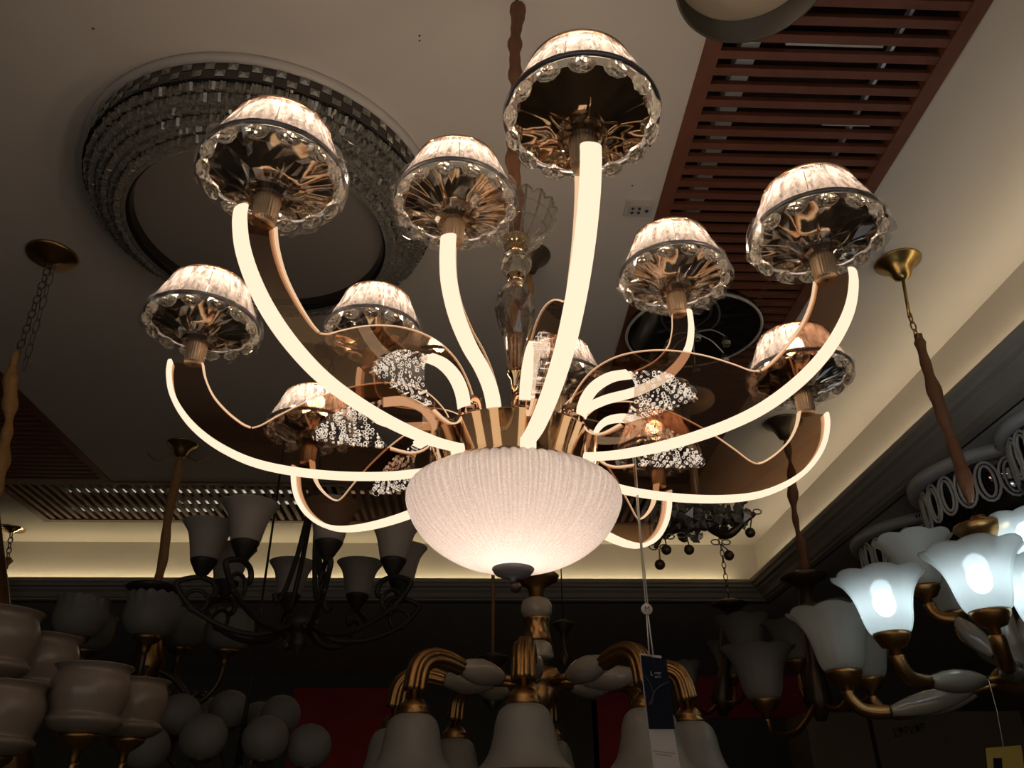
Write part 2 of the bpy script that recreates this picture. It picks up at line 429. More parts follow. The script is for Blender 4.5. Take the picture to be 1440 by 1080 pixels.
fr.box((-3.14, YF-.07, .35), (3.14, YF-.02, .41)).box((-3.14, YF-.07, 2.54), (3.14, YF-.02, 2.6))
struct('added_window_1', fr, 'darkmetal')  # unseen window frame, added to go with the fill light
al = bpy.data.lights.new('added_fill_light', 'AREA'); al.shape = 'RECTANGLE'; al.size = 6.2; al.size_y = 2.1; al.energy = 19; al.color = (1, .93, .84)  # area light added behind the camera to lift the dark tones
alo = bpy.data.objects.new('added_fill_light', al); COL.objects.link(alo); alo.location = (0, YF-.12, 1.48); alo.rotation_euler = (PI/2, 0, 0)
# cove LED tape lying in the trough behind the lip
def cove(name, a, b_, label, s=1.):
    o = obj(name, MB().box(a, b_), 'cove' if s == 1. else 'cove_side'); tag(o, label, 'light strip'); return o
cove('cove_light_strip', (-3.3, Y1-.050, HL-.029), (X1-.2, Y1-.035, HL-.024), 'yellowish light strip hidden behind the cornice lip at the back of the ceiling tray')
cove('cove_light_strip', (X1-.050, -.5, HL-.029), (X1-.035, Y1-.3, HL-.024), 'yellowish light strip hidden behind the cornice lip on the right of the ceiling tray', .5)

# ================================================================== ceiling grilles
def grille(x0, y0, x1, y1, along, label, pitch=.0535, w=.025):
    root = empty('ceiling_grille', label, 'ceiling grille', ((x0+x1)/2, (y0+y1)/2, HC), group='wooden slat grilles in the ceiling')
    hx, hy = (x1-x0)/2, (y1-y0)/2
    f = MB(); e = .045
    f.box((-hx, -hy, -.008), (-hx+e, hy, .028)).box((hx-e, -hy, -.008), (hx, hy, .028)).box((-hx+e, -hy, -.008), (hx-e, -hy+e, .028)).box((-hx+e, hy-e, -.008), (hx-e, hy, .028))
    obj('frame', f, 'wood', root)
    s = MB(); 
    if along == 'x':
        n = int((2*hy-2*e)/pitch)
        for i in range(n): y = -hy+e+pitch*(i+.6); s.box((-hx+e, y-w/2, -.004), (hx-e, y+w/2, .012))
    else:
        n = int((2*hx-2*e)/pitch)
        for i in range(n): x = -hx+e+pitch*(i+.6); s.box((x-w/2, -hy+e, -.004), (x+w/2, hy-e, .012))
    obj('slats', s, 'wood', root)
    # silver battens that glint above the slats
    q = MB()
    if along == 'x':
        for yy, xa, xb in ((1.345, .22, .20), (1.65, .42, .12), (1.90, .45, .10), (2.3, .2, .3)):
            gc = -hy+e+pitch*(round((yy-(y0+y1)/2+hy-e)/pitch-1.1)+1.1)
            if y0 < yy < y1: q.box((-hx+xa, gc-.006, .016), (hx-xb, gc+.008, .03))
        q.box((-hx+.12, -hy+.1, .06), (-hx+.17, hy-.1, .1))
        q.box((hx-.14, -hy+.1, .08), (hx-.13, hy-.1, .1))
    else:
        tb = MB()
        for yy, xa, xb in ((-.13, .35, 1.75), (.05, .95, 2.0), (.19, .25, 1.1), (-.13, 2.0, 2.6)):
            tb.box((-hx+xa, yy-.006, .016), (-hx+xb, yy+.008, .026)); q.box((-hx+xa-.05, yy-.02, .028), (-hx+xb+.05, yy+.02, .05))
        obj('glint_strip', tb, 'glintglow', root)  # weakly emissive strips standing in for the glints between the slats
    obj('batten', q, 'silver', root)
    return root
grille(RX0, GY0, RX1, BY0, 'x', 'reddish wooden slat grille in the ceiling beside the drum lamp and small socket')
grille(LX0, BY0, RX1, BY1, 'y', 'reddish wooden slat grille running along the back edge of the ceiling tray')
grille(LX0, GY0, LX1, BY0, 'x', 'reddish wooden slat grille in the ceiling behind the long chain with ruffled sleeve')

# ================================================================== the main chandelier
CX, CY = .0548, 1.1813
A1, A2 = -1.4638, -1.9391
R1, Z1, R2, Z2 = .5221, CZ+.736, .2827, CZ+.83
TILT = Matrix.Rotation(math.radians(1.0), 4, 'Y')
chand = empty('chandelier', 'large lit rose gold chandelier with curved glowing arms, crystal shades and a ribbed glass bowl', 'chandelier', (CX, CY, CZ+.5))
chand.rotation_euler = (0, math.radians(1.0), 0)
Z0 = CZ+.5               # local z = world z - Z0
def zl(z): return z-.5    # from metres above the camera to local
def axz(py, Y=CY, px=712):   # height above the camera of an axis point seen at py
    d = ray(px, py); return d.z/d.y*Y
# hub drum
h = MB().lathe([(.002, .058), (.120, .058), (.132, .057), (.135, .053), (.135, -.008), (.139, -.010), (.139, -.016), (.135, -.018), (.115, -.018), (.002, -.018)], 96)
obj('hub', h, 'hubgold', chand)
# bowl
def bowlmod(r, z, a, i):
    k = min(1., max(0., (r-.03)/.05))
    tw = a*68/2+(z*9.)
    return r*(1+.05*k*(abs(math.sin(tw))-.5)), z
prof = cr([(.030, -.139), (.060, -.133), (.095, -.119), (.125, -.099), (.148, -.074), (.161, -.048), (.1645, -.030), (.160, -.017), (.148, -.008), (.135, -.003), (.120, -.001)], 5)
bowl = obj('bowl_shade', MB().lathe(prof, 512, mod=bowlmod), 'bowl', chand, loc=(0, 0, -.010), label='frosted ribbed glass bowl shade')
obj('finial', MB().lathe([(.001, -.133), (.031, -.137), (.032, -.140), (.027, -.147), (.015, -.152), (.004, -.154), (.004, -.158), (.0, -.158)], 40), 'greymetal', bowl)
obj('finial_knob', MB().sphere(.009, (0.004, 0, -.166), 16, 8), 'darkmetal', bowl)
obj('bulb_ring', MB().torus(.085, .005, -.018, 40, 8), 'bulb_soft', bowl)
lamp('bowl_bulb', (0, 0, -.045), 1.45, (1, .80, .68), .03, chand)
# crystal column on the axis
def faceted(mb, pr, n):
    vs = []; fs = []
    for i, (r, z) in enumerate(pr):
        for k in range(n):
            a = 2*PI*(k+.5*(i % 2))/n; vs.append((r*math.cos(a), r*math.sin(a), z))
    for i in range(len(pr)-1):
        for k in range(n):
            l = (k+1) % n; a, b, c, d = i*n+k, i*n+l, (i+1)*n+k, (i+1)*n+l
            if i % 2: fs += [(a, b, d), (a, d, c)]
            else: fs += [(a, b, c), (b, d, c)]
    return mb.add(vs, fs, False)
col = MB()
def zz(py): return zl(axz(py))
g = MB().lathe([(.002, .058), (.020, .060), (.020, .066), (.008, .070), (.0075, .085), (.012, .088), (.012, .096), (.007, .1), (.006, zz(535)), (.014, zz(528)), (.014, zz(520)), (.002, zz(518))], 24)
column = obj('column', g, 'gold', chand)
body = MB()
pr = [(.002, zz(528)), (.014, zz(526)), (.016, zz(500)), (.022, zz(475)), (.033, zz(450)), (.037, zz(436)), (.034, zz(418)), (.024, zz(405)), (.012, zz(398)), (.002, zz(397))]
faceted(body, pr, 9)
obj('crystal_vase', body, 'crystal_clear', column)
rods = MB()
for k in range(8):
    a = 2*PI*k/8
    rods.tube([(.007*math.cos(a), .007*math.sin(a), zz(522)), (.007*math.cos(a), .007*math.sin(a), zz(424))], .0022, 6)
obj('crystal_rod', rods, 'rose', column)
obj('collar', MB().lathe([(.002, zz(399)), (.014, zz(398)), (.016, zz(394)), (.012, zz(391)), (.016, zz(388)), (.012, zz(385)), (.002, zz(384))], 24), 'gold', column)
obj('crystal_ball', faceted(MB(), [(.002, zz(388)), (.018, zz(386)), (.028, zz(378)), (.031, zz(371)), (.028, zz(364)), (.018, zz(358)), (.002, zz(356))], 10), 'crystal', column)
obj('cup', MB().lathe([(.002, zz(359)), (.015, zz(358)), (.018, zz(354)), (.013, zz(350)), (.020, zz(345)), (.026, zz(337)), (.024, zz(336)), (.012, zz(341)), (.002, zz(341))], 30), 'gold', column)
def dishmod(r, z, a, i):
    k = r/.08
    return r*(1+.08*k*abs(math.sin(a*8))+.012*k*abs(math.sin(a*24))), z+.008*k*abs(math.sin(a*8))
dpr = cr([(.018, zz(349)), (.034, zz(344)), (.052, zz(333)), (.064, zz(320)), (.070, zz(310)), (.073, zz(303))], 4)
gd = obj('glass_dish', MB().lathe(dpr, 96, mod=dishmod), 'clear', column)
rb = MB()
for k in range(16):
    a = 2*PI*(k+.5)/16; pts = []
    for r, z in dpr[::2]:
        q = dishmod(r, z, a, 0); pts.append((q[0]*math.cos(a), q[0]*math.sin(a), q[1]))
    rb.tube(pts, .0024, 6)
rim = []
for k in range(97):
    a = 2*PI*k/96; q = dishmod(dpr[-1][0], dpr[-1][1], a, 0); rim.append((q[0]*math.cos(a), q[0]*math.sin(a), q[1]))
rb.tube(rim, .0022, 6, cap=False)
for f in (.5, .78):
    q0 = dpr[int(f*(len(dpr)-1))]; rb.tube([(q0[0]*math.cos(2*PI*k/48), q0[0]*math.sin(2*PI*k/48), q0[1]) for k in range(49)], .0012, 5, cap=False)
obj('cut_ribs', rb, 'crystal', gd)
# sleeve and rod to the ceiling
sp_ = []; rad = []
top = axz(20); bot = axz(338)
nn = 60
for i in range(nn+1):
    f = i/nn; z = bot+(top-bot)*f
    sp_.append((-.006*math.sin(f*PI)+.003*math.sin(f*13), .003*math.cos(f*11), zl(z)))
    rad.append(.0135+.0022*math.sin(f*47)+.0016*math.sin(f*83+1))
slv = obj('cord_sleeve', MB().tube(sp_, .014, 14, rads=rad), 'sleeve', chand)
obj('sleeve_cap', MB().lathe([(.008, zl(axz(26))), (.015, zl(axz(24))), (.019, zl(axz(16))), (.018, zl(axz(10))), (.010, zl(axz(7))), (.002, zl(axz(6)))], 20), 'sleeve', slv)
topl = zl(1.80)
obj('hook_rod', MB().tube([(0, 0, zl(axz(8))), (-.012, 0, topl-.03)], .004, 8), 'darkmetal', slv)
obj('ceiling_canopy', MB().lathe([(.002, -.05), (.02, -.048), (.05, -.03), (.065, -.004), (.065, 0), (.002, 0)], 32, T((-.030, 0, topl-.004))), 'brass', chand)

# ---- arms
TH = .003
bot_ = cr([(.136, .4835), (.139, .500), (.150, .4975), (.20, .4885), (.27, .4840), (.34, .4865), (.40, .4965), (.45, .5165), (.49, .5425), (.52, .5725), (.541, .605), (.552, .638), (.554, .658)], 5)
notchR = cr([(.507, .658), (.498, .632), (.480, .602), (.455, .577), (.430, .559), (.4155, .5530)], 5)
hump = cr([(.4135, .5530), (.400, .559), (.375, .579), (.335, .607), (.285, .633), (.235, .649), (.19, .653), (.15, .642), (.122, .618), (.106, .592), (.100, .568)], 5)
outer = bot_+notchR+hump+[(.124, .568), (.130, .568), (.1365, .556)]
holeL = cr([(.127, .570), (.136, .595), (.155, .614), (.185, .622), (.217, .617)], 5)          # hub-side edge of the hole
wedgeT = cr([(.217, .617), (.27, .601), (.305, .575), (.322, .550), (.312, .538)], 4)
wedgeB = cr([(.312, .538), (.265, .5345), (.198, .5345)], 4)
holeB = cr([(.198, .5345), (.165, .529), (.140, .540), (.1275, .568)], 4)
hole = holeL[:-1]+wedgeT[:-1]+wedgeB[:-1]+holeB[:-1]
wedge = cr([(.220, .6155), (.27, .599), (.304, .573), (.3195, .550), (.311, .5395), (.265, .5365), (.203, .5365)], 4)+cr([(.203, .5365), (.222, .560), (.227, .590), (.220, .6155)], 4)[1:-1]
dn = lambda p: [(a, z-.5) for a, z in p]
a0 = obj('arm', MB().plate(dn(outer), [dn(hole)], TH), 'amber', chand)
obj('light_strip', MB().ribbon(dn(bot_), .0235, .007, 1), 'strip', a0)
obj('edge_strip', MB().ribbon(dn(notchR), .015, .002, 1, w2=.0035), 'strip_edge', a0)
obj('edge_trim', MB().ribbon(dn(hump), .0032, .0008, 1), 'strip_edge', a0)
obj('inner_light_strip', MB().ribbon(dn(holeL), .0235, .008, 1), 'strip', a0)
obj('inner_edge_strip', MB().ribbon(dn(holeB), .012, .0015, 1, w2=.003), 'strip_edge', a0)
obj('bubble_panel', MB().plate(dn(wedge), [], .014), 'bubble', a0, label='clear acrylic panel full of bubbles')
obj('arm_socket', MB().lathe([(.002, .058), (.018, .058), (.018, .088), (.0165, .089), (.002, .089)], 28, T((.114, 0, 0))), 'rose', a0)
ARM = [a0]
for k in range(1, 8): ARM.append(copytree(a0, chand))
for k in range(8): ARM[k].rotation_euler = (0, 0, A1-2*PI*k/8)
# inner arms: slim S curves rising from the hub top
cl = [(.094, .560), (.100, .582), (.119, .602), (.155, .615), (.205, .622), (.255, .642), (.287, .676), (.298, .715), (.299, .752)]
up = cr(cl, 6)
def off(path, d0, d1):
    out = []
    for i, (a, z) in enumerate(path):
        p, q = Vector(path[max(i-1, 0)]), Vector(path[min(i+1, len(path)-1)])
        t_ = (q-p).normalized(); f = i/(len(path)-1); d = d0+(d1-d0)*math.sin(f*PI)
        out.append((a+t_.y*d, z-t_.x*d))
    return out
lo = up; hi = off(up, -.026, -.034)
i0 = obj('inner_arm', MB().plate(dn(lo+hi[::-1]), [], TH), 'amber', chand)
obj('light_strip', MB().ribbon(dn(lo), .0235, .007, 1), 'strip', i0)
obj('edge_trim', MB().ribbon(dn(hi), .0032, .0008, -1), 'strip_edge', i0)
obj('arm_socket', MB().lathe([(.002, .058), (.021, .058), (.021, .070), (.0195, .071), (.002, .071)], 28, T((.083, 0, 0))), 'rose', i0)
IARM = [i0]
for k in range(1, 4): IARM.append(copytree(i0, chand))
for k in range(4): IARM[k].rotation_euler = (0, 0, A2-2*PI*k/4)

# ---- crystal lamp shades (origin at the centre of the dark ring)
SR, ST, SH = .090, .061, .074
pan = MB(); NP = 14
for k in range(NP):
    lo_, hi_ = [], []
    for m in range(5):
        f = m/4; a = 2*PI*(k+.015+.97*f)/NP; bul = .0042*math.sin(PI*f); wob = .0012*math.cos(4*PI*f)
        lo_.append(((SR-.004+bul+wob)*math.cos(a), (SR-.004+bul+wob)*math.sin(a), .003)); hi_.append(((ST+bul*.4+wob*.5)*math.cos(a), (ST+bul*.4+wob*.5)*math.sin(a), SH))
    ins = lambda p, d: (p[0]*(1-d), p[1]*(1-d), p[2])
    vs = lo_+hi_+[ins(p, .045) for p in lo_]+[ins(p, .06) for p in hi_]; fs = []
    for m in range(4): fs += [(m, m+1, m+6, m+5), (m+10, m+15, m+16, m+11), (m+5, m+6, m+16, m+15), (m, m+10, m+11, m+1)]
    fs += [(0, 5, 15, 10), (4, 14, 19, 9)]
    pan.add(vs, fs, False)
me_panel = pan.mesh('lamp_shade'); me_panel.materials.append(M['panel'])
me_rim = MB().torus(SR, .0030, 0, 64, 8, sz=1.3).mesh('rim_ring'); me_rim.materials.append(M['gunmetal'])
me_top = MB().torus(ST+.0022, .0016, SH, 64, 6).torus(ST-.004, .0012, SH-.003, 48, 6).mesh('top_ring'); me_top.materials.append(M['rose'])
def dmod(r, z, a, i):
    k = max(0, (r-.03)/.05)
    return r*(1+.05*k*abs(math.cos(a*7))), z-.001*k*abs(math.cos(a*7))
me_dish = MB().lathe(cr([(.012, -.022), (.030, -.020), (.046, -.013), (.060, -.008), (.0760, -.0040)], 4), 84, mod=dmod).mesh('reflector_dish'); me_dish.materials.append(M['mirror'])
def fl(r, z, a, i): return r*(1+.05*abs(math.sin(a*12))), z
me_sock = MB().lathe([(.002, -.078), (.0138, -.078), (.0138, -.074), (.0146, -.072), (.0156, -.046), (.0160, -.040), (.013, -.038), (.012, -.022), (.002, -.022)], 96, mod=fl).mesh('lamp_socket'); me_sock.materials.append(M['socketmetal'])
me_bob = MB().lathe([(.0175, -.041), (.024, -.042), (.029, -.036), (.030, -.029), (.027, -.023), (.020, -.019), (.012, -.02)], 11, smooth=False).mesh('bobeche'); me_bob.materials.append(M['crystal_clear'])
orn = MB()
for k in range(5):
    a = 2*PI*k/5
    pts = [(.014+.030*f, 0, -.022-.010*math.sin(f*PI)+.010*f) for f in (0, .2, .4, .6, .8, 1)]
    pts = [(RZ(a) @ Vector(p)) for p in pts]
    orn.tube([p+Vector((0, 0, -.004)) for p in pts], .0016, 6)
me_orn = orn.mesh('gold_ornament'); me_orn.materials.append(M['gold'])
blb = MB()
for k in range(3):
    a = 2*PI*k/3; blb.lathe([(.0005, .004), (.006, .008), (.0065, .034), (.004, .041), (.0005, .042)], 10, T((.022*math.cos(a), .022*math.sin(a), 0)))
me_bulb = blb.mesh('bulb'); me_bulb.materials.append(M['bulb'])
# one oval faceted crystal, hanging at radius .079 under the ring
def drop(xf, mb):
    n = 8; pr = [(.0005, -1.), (.55, -.72), (.9, -.25), (.9, .25), (.55, .72), (.0005, 1.)]
    vs = []; fs = []
    for i, (r, z) in enumerate(pr):
        for k in range(n):
            a = 2*PI*(k+.5*(i % 2))/n
            vs.append((z*.0162, r*.0085*math.cos(a), r*.0110*math.sin(a)))
    for i in range(len(pr)-1):
        for k in range(n):
            l = (k+1) % n; fs.append((i*n+k, i*n+l, (i+1)*n+l, (i+1)*n+k))
    mb.add(vs, fs, False, xf)
dm = MB(); drop(Matrix.Identity(4), dm); me_drop = dm.mesh('crystal_drop'); me_drop.materials.append(M['crystal'])
ND = 14
def dropxf(k): 
    a = 2*PI*(k+.5)/ND
    return T((.0845*math.cos(a), .0845*math.sin(a), -.0110)) @ RZ(a+PI/2) @ RXm(.35)
def film_mesh(seed):
    rnd = random.Random(seed); mb = MB(); n = 46
    pr = [(.030, -.030), (.045, -.024), (.060, -.018), (.074, -.014), (.086, -.020), (.0945, -.012), (.0955, .004), (.090, .020)]
    ph = [rnd.uniform(0, 6.28) for _ in range(6)]
    vs = []; fs = []
    for i, (r, z) in enumerate(pr):
        for k in range(n):
            a = 2*PI*k/n; w = .5+.5*math.sin(a*2+ph[0])
            s = .0045*(.4+w)
            vs.append(((r+rnd.uniform(-s, s))*math.cos(a+rnd.uniform(-.04, .04)), (r+rnd.uniform(-s, s))*math.sin(a), z-.006*w+rnd.uniform(-s, s)))
    for i in range(len(pr)-1):
        for k in range(n):
            l = (k+1) % n
            if rnd.random() < .93:
                fs.append((i*n+k, i*n+l, (i+1)*n+l)); fs.append((i*n+k, (i+1)*n+l, (i+1)*n+k))
    mb.add(vs, fs, False); me = mb.mesh('plastic_wrap'); me.materials.append(M['film']); return me
films = [film_mesh(s) for s in range(3)]
SHADES = []
for k in range(8): SHADES.append((R1*math.cos(A1-2*PI*k/8), R1*math.sin(A1-2*PI*k/8), Z1-Z0, A1-2*PI*k/8, 0, k))
for k in range(4): SHADES.append((R2*math.cos(A2-2*PI*k/4), R2*math.sin(A2-2*PI*k/4), Z2-Z0, A2-2*PI*k/4, 1, k))
BIG = {(0, 0), (0, 1), (0, 2), (0, 6), (0, 7), (1, 0), (1, 3)}
small = MB()
for i, (x, y, z, a, kind, k) in enumerate(SHADES):
    s = obj('lamp_shade', me_panel, None, chand, (x, y, z), a)
    for nm, me in (('rim_ring', me_rim), ('top_ring', me_top), ('reflector_dish', me_dish), ('lamp_socket', me_sock), ('bobeche', me_bob), ('gold_ornament', me_orn), ('bulb', me_bulb), ('plastic_wrap', films[i % 3])):
        if nm == 'plastic_wrap' and (kind, k) == (0, 0): continue
        obj(nm, me, None, s)
    lamp('shade_bulb', (0, 0, .060), .95, (1, .80, .60), .018, s)
    for d in range(ND):
        if (kind, k) in BIG:
            o = obj('crystal_drop', me_drop, None, s); o.matrix_local = dropxf(d)
        else: drop(T((x, y, z)) @ RZ(a) @ dropxf(d), small)
obj('crystal_drop', small, 'crystal', chand, kind='stuff')

# ---- price tag hanging from the arm on the right
hx, hy = CX+.205*math.cos(A1-2*PI*6/8), CY+.205*math.sin(A1-2*PI*6/8)
P0 = atY(893, 640, hy); 
tagz = lambda py: atY(905, py, hy).z
root = empty('price_tag', 'navy and white price tag on long string with a round bead, hanging from the chandelier', 'price tag', atY(932, 1000, hy))
R0 = root.location
def rel(px, py, dy=0.): return atY(px, py, hy+dy)-R0
st = MB()
st.tube([rel(890, 640), rel(895, 700), rel(908, 850)], .0011, 6).tube([rel(893, 640, -.004), rel(900, 740, -.004), rel(911, 850)], .0011, 6)
st.tube([rel(909, 862), rel(913, 922)], .0011, 6).tube([rel(911, 862), rel(919, 925)], .0011, 6)
obj('string', st, 'string', root)
Rx = Vector((math.cos(-.05), math.sin(-.05), 0))
bead = obj('bead', MB().lathe([(.0, -.003), (.0075, -.003), (.0085, -.0015), (.0085, .0015), (.0075, .003), (.0, .003)], 28, T(rel(909.5, 857)) @ RXm(PI/2)), 'paper', root)
def text(body, size, mat, parent, loc, name, rot=(PI/2, 0, 0), ext=.0002, align='CENTER'):
    c = bpy.data.curves.new(name, 'FONT'); c.body = body; c.size = size; c.extrude = ext; c.align_x = align; c.align_y = 'CENTER'
    tmp = bpy.data.objects.new('tmp', c); COL.objects.link(tmp)
    me = bpy.data.meshes.new_from_object(tmp.evaluated_get(bpy.context.evaluated_depsgraph_get()))
    bpy.data.objects.remove(tmp); bpy.data.curves.remove(c)
    me.name = name; me.materials.clear(); me.materials.append(M[mat])
    o = bpy.data.objects.new(name, me); COL.objects.link(o); o.parent = parent; o.location = loc; o.rotation_euler = rot
    return o
text('M', .0105, 'ink', bead, rel(909.5, 857)+Vector((0, -.0033, 0)), 'letter')
def quad(pts, th, mb=None):
    mb = mb or MB(); P = [Vector(p) for p in pts]; n_ = (P[1]-P[0]).cross(P[3]-P[0]).normalized()*th
    vs = P+[p+n_ for p in P]
    return mb.add(vs, [(0, 1, 2, 3), (7, 6, 5, 4), (0, 4, 5, 1), (1, 5, 6, 2), (2, 6, 7, 3), (3, 7, 4, 0)], False)
navy = obj('card', quad([rel(901, 921), rel(937, 927), rel(949, 1025), rel(913, 1025)], .0008), 'navy', root, label='navy printed card')
wc = obj('card', quad([rel(912, 1024, .004), rel(947, 1024, .004), rel(957, 1080, .004), rel(919, 1080, .004)], .0006), 'paper', root, label='white card below the navy one')
pl = MB(); rp = random.Random(2)
for (xa, xb, ya, yb) in ((918, 949, 1055, 1059), (922, 944, 1059.5, 1062.5)):
    x = xa
    while x < xb:
        w_ = rp.uniform(1.2, 2.6); f = (x-xa)/(xb-xa); y = ya+(yb-ya)*f
        quad([rel(x, y, .0034), rel(x+w_, y, .0034), rel(x+w_, y+1.6, .0034), rel(x, y+1.6, .0034)], .0002, pl); x += w_+.7
obj('fine_print', pl, 'greyink', wc)
obj('card', quad([rel(899, 919, .006), rel(930, 922, .006), rel(944, 1025, .006), rel(911, 1028, .006)], .0006), 'paper', root, label='white backing card')
sw = MB(); 
sw.tube(cr([rel(906, 950, -.0014), rel(914, 962, -.0014), rel(919, 978, -.0014), rel(916, 992, -.0014)], 6), .0012, 6)
sw.tube(cr([rel(914, 992, -.0014), rel(921, 972, -.0014), rel(934, 962, -.0014), rel(941, 960, -.0014)], 6), .0014, 6)
obj('swirl', sw, 'swirl', navy)
text('L', .0085, 'silverink', navy, rel(916.5, 947, -.0015), 'letter')
text('unga', .0052, 'silverink', navy, rel(925, 946, -.0015), 'lettering')
text('ARTS', .0038, 'silverink', navy, rel(925, 952, -.0015), 'lettering')

# ================================================================== ceiling fittings
# big unlit round crystal ceiling lamp
lc = Vector((-.685, 1.965, HC))
root = empty('ceiling_lamp', 'big unlit round crystal ceiling lamp with stepped tiers, above the left side of the chandelier', 'ceiling lamp', lc)
obj('base_plate', MB().lathe([(.002, 0), (.535, 0), (.537, -.006), (.535, -.022), (.520, -.026), (.36, -.026)], 96), 'white', root)
band = MB().lathe([(.522, -.024), (.522, -.085), (.500, -.088), (.44, -.088)], 96, smooth=False)
obj('mirror_band', band, 'mirrorband', root)
sq = MB()
for k in range(54):
    for row in range(2):
        a = 2*PI*(k+.5*row)/54
        xf = RZ(a) @ T((.523, 0, -.040-.026*row))
        sq.add([(0, -.013, -.012), (0, .013, -.012), (0, .013, .012), (0, -.013, .012), (.007, 0, 0)], [(0, 1, 4), (1, 2, 4), (2, 3, 4), (3, 0, 4)], False, xf)
obj('crystal_stud', sq, 'darkcrystal', root, kind='stuff')
rnd = random.Random(3)
for (r, z0, z1, nk) in ((.508, -.086, -.132, 330), (.468, -.124, -.164, 310), (.428, -.154, -.192, 290)):
    mb = MB()
    for row in range(2):
        for k in range(nk):
            a = 2*PI*(k+.5*row)/nk; w = 2*PI*r/nk*.46; zc = z0+(z1-z0)*(row*.5+.25); hh = (z0-z1)*.25
            j = [rnd.uniform(-.5, .5) for _ in range(2)]; hh *= rnd.uniform(.85, 1.15)
            xf = RZ(a) @ T((r-.018*row, 0, zc)) @ Matrix.Rotation(j[0], 4, 'Z') @ Matrix.Rotation(j[1]+.25, 4, 'Y')
            mb.box((-.012, -w, -hh), (.004, w, hh), xf)
    mb.lathe([(r-.012, z0), (r-.030, z1+.004), (r-.045, z1+.004)], 96)
    obj('crystal_tier', mb, 'darkcrystal', root)
obj('inner_rim', MB().lathe([(.398, -.150), (.396, -.186), (.380, -.186), (.372, -.170), (.368, -.14)], 96), 'mirrorband', root)
obj('inner_panel', MB().disc(.372, -.145, 96), 'inner', root)
# small drum lamp cut by the top edge of the frame
c = atZ(1060, -34, HC-.22)
root = empty('drum_lamp', 'round beige drum ceiling lamp cut off by the top edge beside the wooden grille', 'ceiling lamp', (c.x, c.y, HC))
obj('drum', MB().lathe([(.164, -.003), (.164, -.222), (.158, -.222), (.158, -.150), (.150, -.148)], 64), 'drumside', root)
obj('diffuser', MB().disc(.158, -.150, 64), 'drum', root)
obj('ceiling_plate', MB().lathe([(.002, -.0), (.14, -.0), (.14, -.012), (.002, -.012)], 40), 'brass', root)
# screw holes in the plaster
sh = MB()
for (px, py, r) in ((590, 50, .0028), (590, 57, .0024), (131, 40, .003), (914, 205, .0035), (925, 190, .0035), (889, 261, .003)):
    p = atZ(px, py, HC); sh.lathe([(.0001, -.0012), (r, -.0012), (r, .0)], 10, T(p))
struct('ceiling_screw_hole', sh, 'iron')
# ceiling socket
c = atZ(898, 291, HC)
root = empty('ceiling_socket', 'small beige socket plate on the ceiling beside the wooden grille', 'socket', c)
obj('plate', MB().box((-.045, -.035, -.012), (.045, .035, 0)), 'plastic', root)
sk = MB().box((-.036, -.022, -.016), (.036, .022, -.012)); sock = obj('socket_face', sk, 'greymetal', root)
hl = MB()
for x in (-.022, 0.0): 
    for y in (-.01, .01): hl.lathe([(.0, -.0185), (.005, -.0185), (.005, -.016)], 12, T((x, y, 0)))
hl.lathe([(.0, -.0195), (.006, -.0195), (.006, -.016)], 12, T((.025, 0, 0)))
obj('socket_hole', hl, 'iron', sock)

# ================================================================== other hanging lamps
def chain(mb, p, q, n, r=.011, w=.0018):
    p, q = Vector(p), Vector(q); d = (q-p).normalized(); Lk = (q-p).length/n
    s1 = d.cross(Vector((0, 1, 0))).normalized(); s2 = d.cross(s1).normalized()
    for i in range(n):
        c = p+(q-p)*((i+.5)/n); s = s1 if i % 2 else s2
        pts = [c+d*(math.cos(a)*Lk*.62)+s*(math.sin(a)*r*.7) for a in [2*PI*k/12 for k in range(13)]]
        mb.tube(pts, w, 6, cap=False)
def sleeve(mb, p, q, r=.02, n=40, seed=1, amp=.25):
    rnd = random.Random(seed); p, q = Vector(p), Vector(q); P = []; R_ = []
    ph = [rnd.uniform(0, 6) for _ in range(5)]
    for i in range(n+1):
        f = i/n
        P.append(p.lerp(q, f)+Vector((.006*math.sin(f*9+ph[0]), .006*math.sin(f*11+ph[1]), 0)))
        R_.append(r*(1+amp*math.sin(f*14+ph[2])*.7+amp*.5*math.sin(f*37+ph[3]))*(1 if .03 < f < .97 else .6))
    mb.tube(P, r, 12, rads=R_)
def bellcanopy(s=1.): return [(.001, -.088*s), (.012*s, -.088*s), (.030*s, -.078*s), (.042*s, -.050*s), (.060*s, -.022*s), (.085*s, -.008*s), (.088*s, -.003*s), (.085*s, 0), (.001, 0)]
def discanopy(s=1.): return [(.001, -.035*s), (.02*s, -.035*s), (.025*s, -.025*s), (.05*s, -.022*s), (.055*s, -.014*s), (.08*s, -.012*s), (.085*s, -.004*s), (.085*s, 0), (.001, 0)]
def flower(r=1., h=1., n=12):
    """upward tulip shade with a scalloped flaring lip, unit size"""
    def mod(rr, z, a, i):
        k = max(0, (z-.55)/.45)
        return rr*(1+.05*k*abs(math.sin(a*n/2))+.012*abs(math.sin(a*n))), z+.06*k*abs(math.sin(a*n/2))
    pr = cr([(.34, .0), (.44, .06), (.52, .22), (.58, .45), (.66, .66), (.80, .84), (.95, .95), (1.0, .97)], 3)
    return MB().lathe([(a*r, z*h) for a, z in pr], 72, mod=lambda rr, z, a, i: (lambda q: (q[0]*r, q[1]*h))(mod(rr/r, z/h, a, i))).mesh('glass_shade')
def bell_up(r, h):
    pr = cr([(.42, .0), (.50, .05), (.56, .25), (.64, .5), (.75, .75), (.92, .93), (1.0, 1.0), (.96, .99), (.86, .88), (.70, .70)], 3)
    return MB().lathe([(a*r, z*h) for a, z in pr], 48).mesh('glass_shade')

